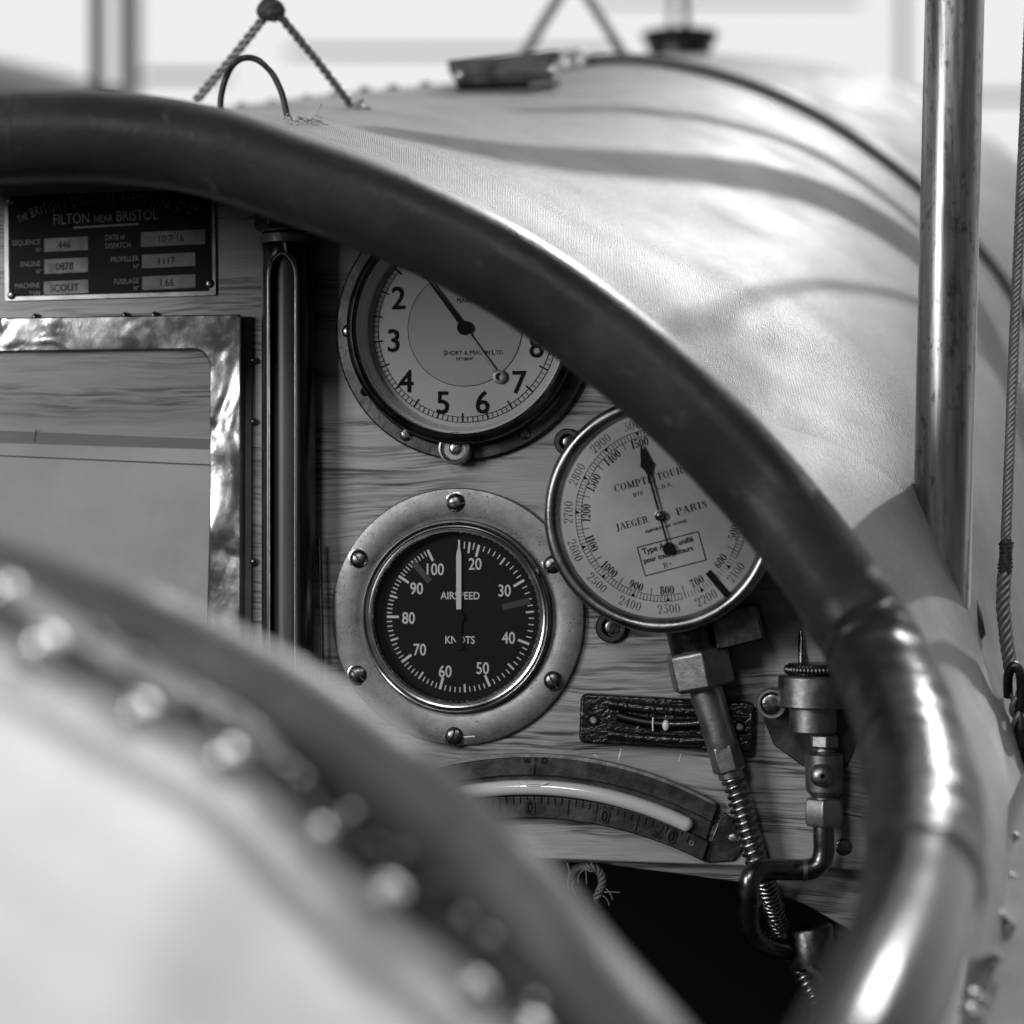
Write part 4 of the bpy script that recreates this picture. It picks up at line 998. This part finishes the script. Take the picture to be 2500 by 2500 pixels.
pp = [(2011, 2010, DV), (2011, 2045, DV), (2011, 2080, DV), (2002, 2108, DV), (1975, 2122, DV), (1930, 2123, DV), (1880, 2123, DV - .003), (1848, 2126, DV - .006), (1832, 2144, DV - .008), (1829, 2172, DV - .008), (1829, 2210, DV - .006), (1831, 2262, DV - .002), (1846, 2292, DV + .002), (1875, 2312, DV + .008), (1910, 2318, DV + .015), (1990, 2318, DV + .03)]
bm = bmesh.new(); tube(bm, [P(*p) for p in catmull(pp, 6)], k_ * 26, 24); build('copper_pipe', bm, M['pipe'], vl, 60)
for x, y, dx, dy in ((1830, 2205, 0, 1), (1964, 2124, 1, 0)):
    bm = bmesh.new(); c_ = P(x, y, DV - .006 if dx == 0 else DV); ax_ = (RGT * dx - UP * dy); tube(bm, [c_ - ax_ * .0009, c_ + ax_ * .0009], k_ * 27.2, 24); build('solder_joint', bm, M['brass'], vl, 40)
bm = bmesh.new(); tube(bm, [P(1957, 1620, DV + .012), P(1957, 1560, DV + .014), P(1953, 1440, DV + .02)], k_ * 9, 12); build('feed_pipe', bm, M['pipe'], vl, 60)
# clamp at the foot of pipe and hose
cp = thing('pipe_clamp', 'dark metal clamp holding the copper pipe and ribbed hose together below the panel', 'clamp', P(1980, 2315, DV + .03))
ax = axf(1975, 2262, DV + .018, 8); bm = bmesh.new(); lathe(bm, ax, [(0, 0), (54, 0), (58, 6), (58, 92), (52, 100), (0, 100)], 40); build('clamp_band', bm, M['gunmetal'], cp, 35)
bm = bmesh.new(); tube(bm, [ax.pt(-20, 59, 88), ax.pt(10, 63, 120), ax.pt(30, 50, 150)], ax.k * 12, 12); build('clamp_bolt', bm, M['brass'], cp, 40)

# ================================================================ frayed cord under the panel
fc = thing('frayed_cord', 'frayed loop of twisted cord poking out below the wooden panel', 'cord', P(1440, 2170, 1.02))
bm = bmesh.new()
base_ = [(1395, 2140, 1.03), (1410, 2120, 1.01), (1440, 2115, 1.0), (1465, 2130, 1.0), (1470, 2160, 1.0), (1458, 2190, 1.0), (1470, 2205, 1.01)]
twisted(bm, [P(*p) for p in catmull(base_, 8)], .0011, 3, 160, .0009, .0006)
build('cord_loop', bm, M['cord'], fc, 60)
bm = bmesh.new()
for i in range(7):
    x, y = random.choice(((1460, 2180), (1475, 2165), (1430, 2120), (1400, 2150))); ang = random.uniform(-2.6, .6); L = random.uniform(20, 55)
    p = [(x, y, 1.0), (x + L * .5 * math.cos(ang) + random.uniform(-8, 8), y - L * .5 * math.sin(ang), .998), (x + L * math.cos(ang), y - L * math.sin(ang) + random.uniform(-10, 10), .998)]
    tube(bm, [P(*q) for q in catmull(p, 5)], .00018, 5)
tube(bm, [P(*q) for q in catmull([(1384, 2105, 1.0), (1390, 2130, .999), (1386, 2150, .999), (1388, 2175, 1.0)], 5)], .0002, 5)
build('loose_fibres', bm, M['thread'], fc, 60)

# ================================================================ strut, cables and deck fittings
sx0 = thing('cabane_strut', 'upright streamlined metal strut with scratched grey surface at the right of the cockpit', 'strut', P(2310, 1480, 1.01))
top = P(2345, -600, .965); botm = P(2292, 1660, .968)
def strut_tube(a, b, r, ang=20, flatk=.8):
    bm = bmesh.new(); ax_ = (b - a).normalized(); u = RGT.copy(); u = (u - ax_ * u.dot(ax_)).normalized(); w = ax_.cross(u); n = 40
    rows = []
    for i in range(13):
        p = a.lerp(b, i / 12); row = []
        for kk in range(n):
            t = 2 * PI * kk / n; row.append(bm.verts.new(p + u * (r * math.cos(t)) + w * (r * math.sin(t))))
        rows.append(row)
    for A_, B_ in zip(rows, rows[1:]):
        for kk in range(n): bm.faces.new((A_[kk], A_[(kk + 1) % n], B_[(kk + 1) % n], B_[kk]))
    bm.faces.new(rows[0][::-1]); bm.faces.new(rows[-1]); return bm
build('strut_tube', strut_tube(botm, top, .0122), M['strut'], sx0, 60)
bm = bmesh.new(); tube(bm, [P(2372, 1440, .985), P(2386, 1500, .975), P(2392, 1548, .968), P(2384, 1566, .966)], [.001, .0022, .0026, .001], 10); build('fabric_slot_lip', bm, M['leather'], sx0, 60)
fs = thing('unseen_forward_strut', 'unseen second metal strut on the forward right, placed to cast the decking shadow band', 'strut', V((.40, .455, .0)))
q1_ = DK(2480, 980); q2_ = DK(1120, 352); c1_ = q1_ + TS * .36; c2_ = q2_ + TS * .92; dd_ = c2_ - c1_  # unseen strut, placed sunward of the shadow band it must cast
build('strut_tube', strut_tube(c1_ - dd_ * ((c1_.z + .02) / dd_.z), c2_ + dd_ * .1, .0115), M['strut'], fs, 60)
kc = thing('unseen_forward_cable', 'thin unseen steel cable added to cast a faint shadow line on the decking', 'cable', V((.262, .358, .02)))
bm = bmesh.new(); tube(bm, [V((.262, .358, .01)), DK(1640, 790) + TS * .95], .0024, 10); build('cable_rope', bm, M['rope'], kc, 60)  # unseen cable added for the thin shadow line on the decking
k2_ = thing('shadow_cable', 'heavier unseen steel cable added to cast a second shadow band on the decking', 'cable', V((.40, .46, .0)))
qa_ = DK(2225, 535) + TS * .46; qb_ = DK(1380, 268) + TS * .97; da_ = qb_ - qa_
bm = bmesh.new(); tube(bm, [qa_ - da_ * ((qa_.z + .02) / da_.z), qb_ + da_ * .1], .0042, 12); build('cable_rope', bm, M['rope'], k2_, 60)  # cable out of view, added to draw a second shadow band
# steel cable on the far right with served splice and shackle
rc = thing('bracing_cable', 'twisted steel bracing cable with wrapped splice and shackle at the far right edge', 'cable', P(2478, 1640, .97))
ca = [P(2530, -300, 1.0), P(2500, 330, .985), P(2478, 800, .98), P(2456, 1325, .97)]
bm = bmesh.new(); twisted(bm, ca, .0013, 5, 90, .00115, .0012, 7); tube(bm, ca, .0012, 8); build('cable_rope', bm, M['rope'], rc, 60)
bm = bmesh.new(); twisted(bm, [P(2457, 1325, .969), P(2453, 1402, .968)], .0026, 1, 600, .0007, .0004, 6); tube(bm, [P(2457, 1322, .969), P(2453, 1405, .968)], .0027, 14); build('whipping', bm, M['tape'], rc, 60)
bm = bmesh.new(); twisted(bm, [P(2453, 1400, .968), P(2450, 1480, .966), P(2458, 1560, .964), P(2470, 1640, .962)], .0022, 5, 60, .0011, .0012, 7); build('splice', bm, M['rope'], rc, 60)
bm = bmesh.new(); tube(bm, [V(p) for p in catmull([tuple(P(*q)) for q in ((2462, 1700, .962), (2462, 1650, .958), (2474, 1626, .956), (2490, 1640, .956), (2494, 1690, .957), (2488, 1745, .958))], 6)], .0021, 12); build('shackle', bm, M['gunmetal'], rc, 60)
bm = bmesh.new(); twisted(bm, [P(2476, 1690, .96), P(2480, 1740, .958), P(2486, 1790, .957)], .0016, 2, 70, .0012, .001, 7); build('lock_wire', bm, M['rope'], rc, 60)
bm = bmesh.new(); tube(bm, [P(2488, 1740, .957), P(2492, 1772, .957), P(2500, 1850, .957), P(2506, 1900, .96)], [.0015, .003, .003, .0015], 14); build('turnbuckle', bm, M['gunmetal'], rc, 60)

# V of twisted cables on the decking, with taped apex
vc = thing('cable_bridle', 'inverted V of twisted steel cable with black taped knot above the decking', 'cable', P(665, 200, 1.12))
for a, b in (((478, 246, 1.14), (652, 34, 1.11)), ((676, 30, 1.11), (862, 262, 1.16))):
    bm = bmesh.new(); pts_ = [P(*a), P((a[0] + b[0]) / 2 + 3, (a[1] + b[1]) / 2, (a[2] + b[2]) / 2), P(*b)]
    twisted(bm, pts_, .0013, 3, 70, .00105, .0009, 7); tube(bm, pts_, .0005, 8); build('cable_leg', bm, M['rope'], vc, 60)
bm = bmesh.new()
for i in range(9):
    c_ = P(664 + random.uniform(-12, 12), 22 + random.uniform(-18, 14), 1.108); sphere(bm, c_, .0042 + random.uniform(-.0012, .001), 12, 8, (random.uniform(.8, 1.3), 1, random.uniform(.7, 1.2)))
for i in range(14):
    a = random.uniform(0, 6.28); tube(bm, [P(664, 28, 1.105), P(664 + 32 * math.cos(a), 30 - 26 * math.sin(a), 1.105)], .0003, 5)
build('taped_knot', bm, M['tape'], vc, 60)
bm = bmesh.new()
for (a, b) in (((845, 268), (905, 266)), ((862, 250), (896, 272)), ((858, 274), (885, 246)), ((868, 262), (900, 280))):
    tube(bm, [P(a[0], a[1], 1.15), P((a[0] + b[0]) / 2, (a[1] + b[1]) / 2 - 4, 1.148), P(b[0], b[1], 1.15)], .0011, 7)
build('wire_tie', bm, M['rope'], vc, 60)
# bent wire loop
wl_ = thing('wire_loop', 'bent hoop of dark wire rising from the decking under the cable V', 'wire loop', P(700, 285, 1.03))
bm = bmesh.new(); tube(bm, [P(*q) for q in catmull([(538, 275, 1.05), (540, 235, 1.05), (552, 190, 1.05), (572, 155, 1.045), (600, 141, 1.045), (632, 148, 1.04), (664, 178, 1.04), (686, 222, 1.04), (697, 262, 1.04), (702, 292, 1.04)], 8)], .00145, 14); build('hoop', bm, M['wire'], wl_, 60)
bm = bmesh.new()
for i in range(15):
    x = random.uniform(690, 770); y = 300 + (x - 690) * .03 + random.uniform(-8, 8); L = random.uniform(14, 42); a = random.gauss(0, .3)
    tube(bm, [DK(x, y, .0004), DK(x + L * .5, y - L * .5 * a * .3, .001 + .002 * random.random()), DK(x + L, y - L * a * .3, .0006)], .0002, 5)
tube(bm, [DK(752, 300, .001), DK(772, 296, .003), DK(784, 293, .006), DK(785, 294, .007)], .00045, 6)
build('frayed_thread', bm, M['thread'], wl_, 60)

# flared metal clip on the decking
ct = P(1232, 200, 1.34)
cpz = thing('filler_clip', 'low flared metal clip sitting blurred on top of the decking', 'clip', ct)
kk_ = 1.34 * S * .97
fc_ = Fr(ct, kk_, (RGT + UP * .06).normalized(), (UP - RGT * .06).normalized(), -FWD)
bm = bmesh.new()
prof = [(-142, 48), (142, 60), (136, 44), (120, 30), (118, -14), (128, -26), (-118, -22), (-122, -12), (-124, 20), (-134, 36)]
prism(bm, fc_, prof, -70, 70); build('clip_body', bm, M['clip'], cpz, 20, .0015)
bm = bmesh.new(); tube(bm, [fc_.pt(-118, -8, 74), fc_.pt(120, -14, 74)], kk_ * 14, 12); build('clip_rod', bm, M['gunmetal'], cpz, 60)
bm = bmesh.new(); tube(bm, [fc_.pt(60, -28, 80), fc_.pt(136, -24, 84)], kk_ * 9, 12); build('clip_lever', bm, M['brass'], cpz, 60)
for x in (118, -110):
    bm = bmesh.new(); sphere(bm, fc_.pt(x, 10, 74), kk_ * 11, 14, 8); build('clip_rivet', bm, M['stud'], cpz)
bm = bmesh.new()
for dx, dz in ((0, 0), (26, 4)):
    tube(bm, [V(p) for p in catmull([tuple(P(1385 + dx + 20 * math.cos(t), 150 - dz - 20 * math.sin(t), 1.42)) for t in [i * .7 for i in range(10)]], 4)], .0018, 8)
tag(build('coiled_wire', bm, M['brass'], None, 60), 'small coil of wire lying behind the flared clip on the decking', 'wire')
# black cup with rod further forward
ct = P(1660, 150, 1.9); kk_ = 1.9 * S
cu = thing('filler_cup', 'black flared filler cup with thin rod standing on the front cowl', 'filler cup', ct)
fz = Fr(ct, kk_, RGT, FWD, UP)
bm = bmesh.new(); lathe(bm, fz, [(0, -30), (78, -30), (76, 20), (82, 40), (92, 58), (96, 66), (90, 66), (70, 60), (0, 60)], 48); build('cup', bm, M['blackp'], cu, 40)
bm = bmesh.new(); tube(bm, [fz.pt(15, 0, 60), fz.pt(13, 0, 420)], kk_ * 9, 12); build('rod', bm, M['gunmetal'], cu, 60)
bm = bmesh.new(); tube(bm, [fz.pt(-22, 20, 60), fz.pt(-24, 20, 420)], kk_ * 8, 12); build('vent_pipe', bm, M['pale'], cu, 60)
v2 = thing('forward_bridle', 'pale blurred inverted V of cables standing on the front of the decking', 'cable', P(1400, 150, 1.7))
for a, b in (((1268, 150, 1.75), (1378, -30, 1.7)), ((1422, -30, 1.7), (1545, 165, 1.6))):
    bm = bmesh.new(); twisted(bm, [P(*a), P(*b)], .0022, 3, 50, .0021, .002, 7); build('cable_leg', bm, M['rope'], v2, 60)

# ================================================================ background
def bgbox(name, x0, x1, y0, y1, d, th, m_, label, cat):
    bm = bmesh.new(); F2 = Fr(P((x0 + x1) / 2, (y0 + y1) / 2, d), d * S, RGT, UP, -FWD)
    prism(bm, F2, [(-(x1 - x0) / 2, -(y1 - y0) / 2), ((x1 - x0) / 2, -(y1 - y0) / 2), ((x1 - x0) / 2, (y1 - y0) / 2), (-(x1 - x0) / 2, (y1 - y0) / 2)], -th, th)
    return tag(build(name, bm, m_, None, 0), label, cat)
def bgpost(name, px, w, d, m_, label):
    bm = bmesh.new(); tube(bm, [P(px, 900, d), P(px - 4, -900, d)], w / 2 * d * S, 20); return tag(build(name, bm, m_, None, 60), label, 'post')
bgpost('hangar_post', 240, 36, 2.8, M['blackp'], 'dark blurred upright post, left one of the pair behind the rim')
bgpost('hangar_post', 318, 60, 3.2, M['pale'], 'thick mid grey blurred post, right one of the pair behind the rim')
bgpost('hangar_post', 2205, 20, 5.5, M['pale'], 'faint pale upright post behind the tall right strut')
bm = bmesh.new()
rows = []
for i in range(15):
    t = i / 14; x = -700 + 1010 * t; y = 60 + 40 * t + 120 * t * t; row = []
    for j in range(9):
        a = PI * j / 8; row.append(bm.verts.new(P(x, y + 400, 3.4) + UP * (400 * 3.4 * S * math.sin(a)) - FWD * (.35 * math.cos(a))))
    rows.append(row)
for a, b in zip(rows, rows[1:]):
    for j in range(8): bm.faces.new((a[j], a[j + 1], b[j + 1], b[j]))
tag(build('distant_fuselage', bm, M['grey'], None, 60), 'grey blurred rounded aircraft body sloping down behind the left of the rim', 'aircraft')
for i, (x0, x1, y0, y1, w_) in enumerate(((700, 1500, 118, 134, 'faint pale rail crossing the bright background behind the cable V'), (1750, 2700, 228, 246, 'faint pale rail low in the background right of the strut'), (1450, 2100, -4, 8, 'grey rail along the top edge of the background'), (350, 560, 176, 196, 'short pale rail low behind the wire hoop'))):
    bgbox('background_rail', x0, x1, y0, y1, 6.0, 3, M['pale'], w_, 'rail')
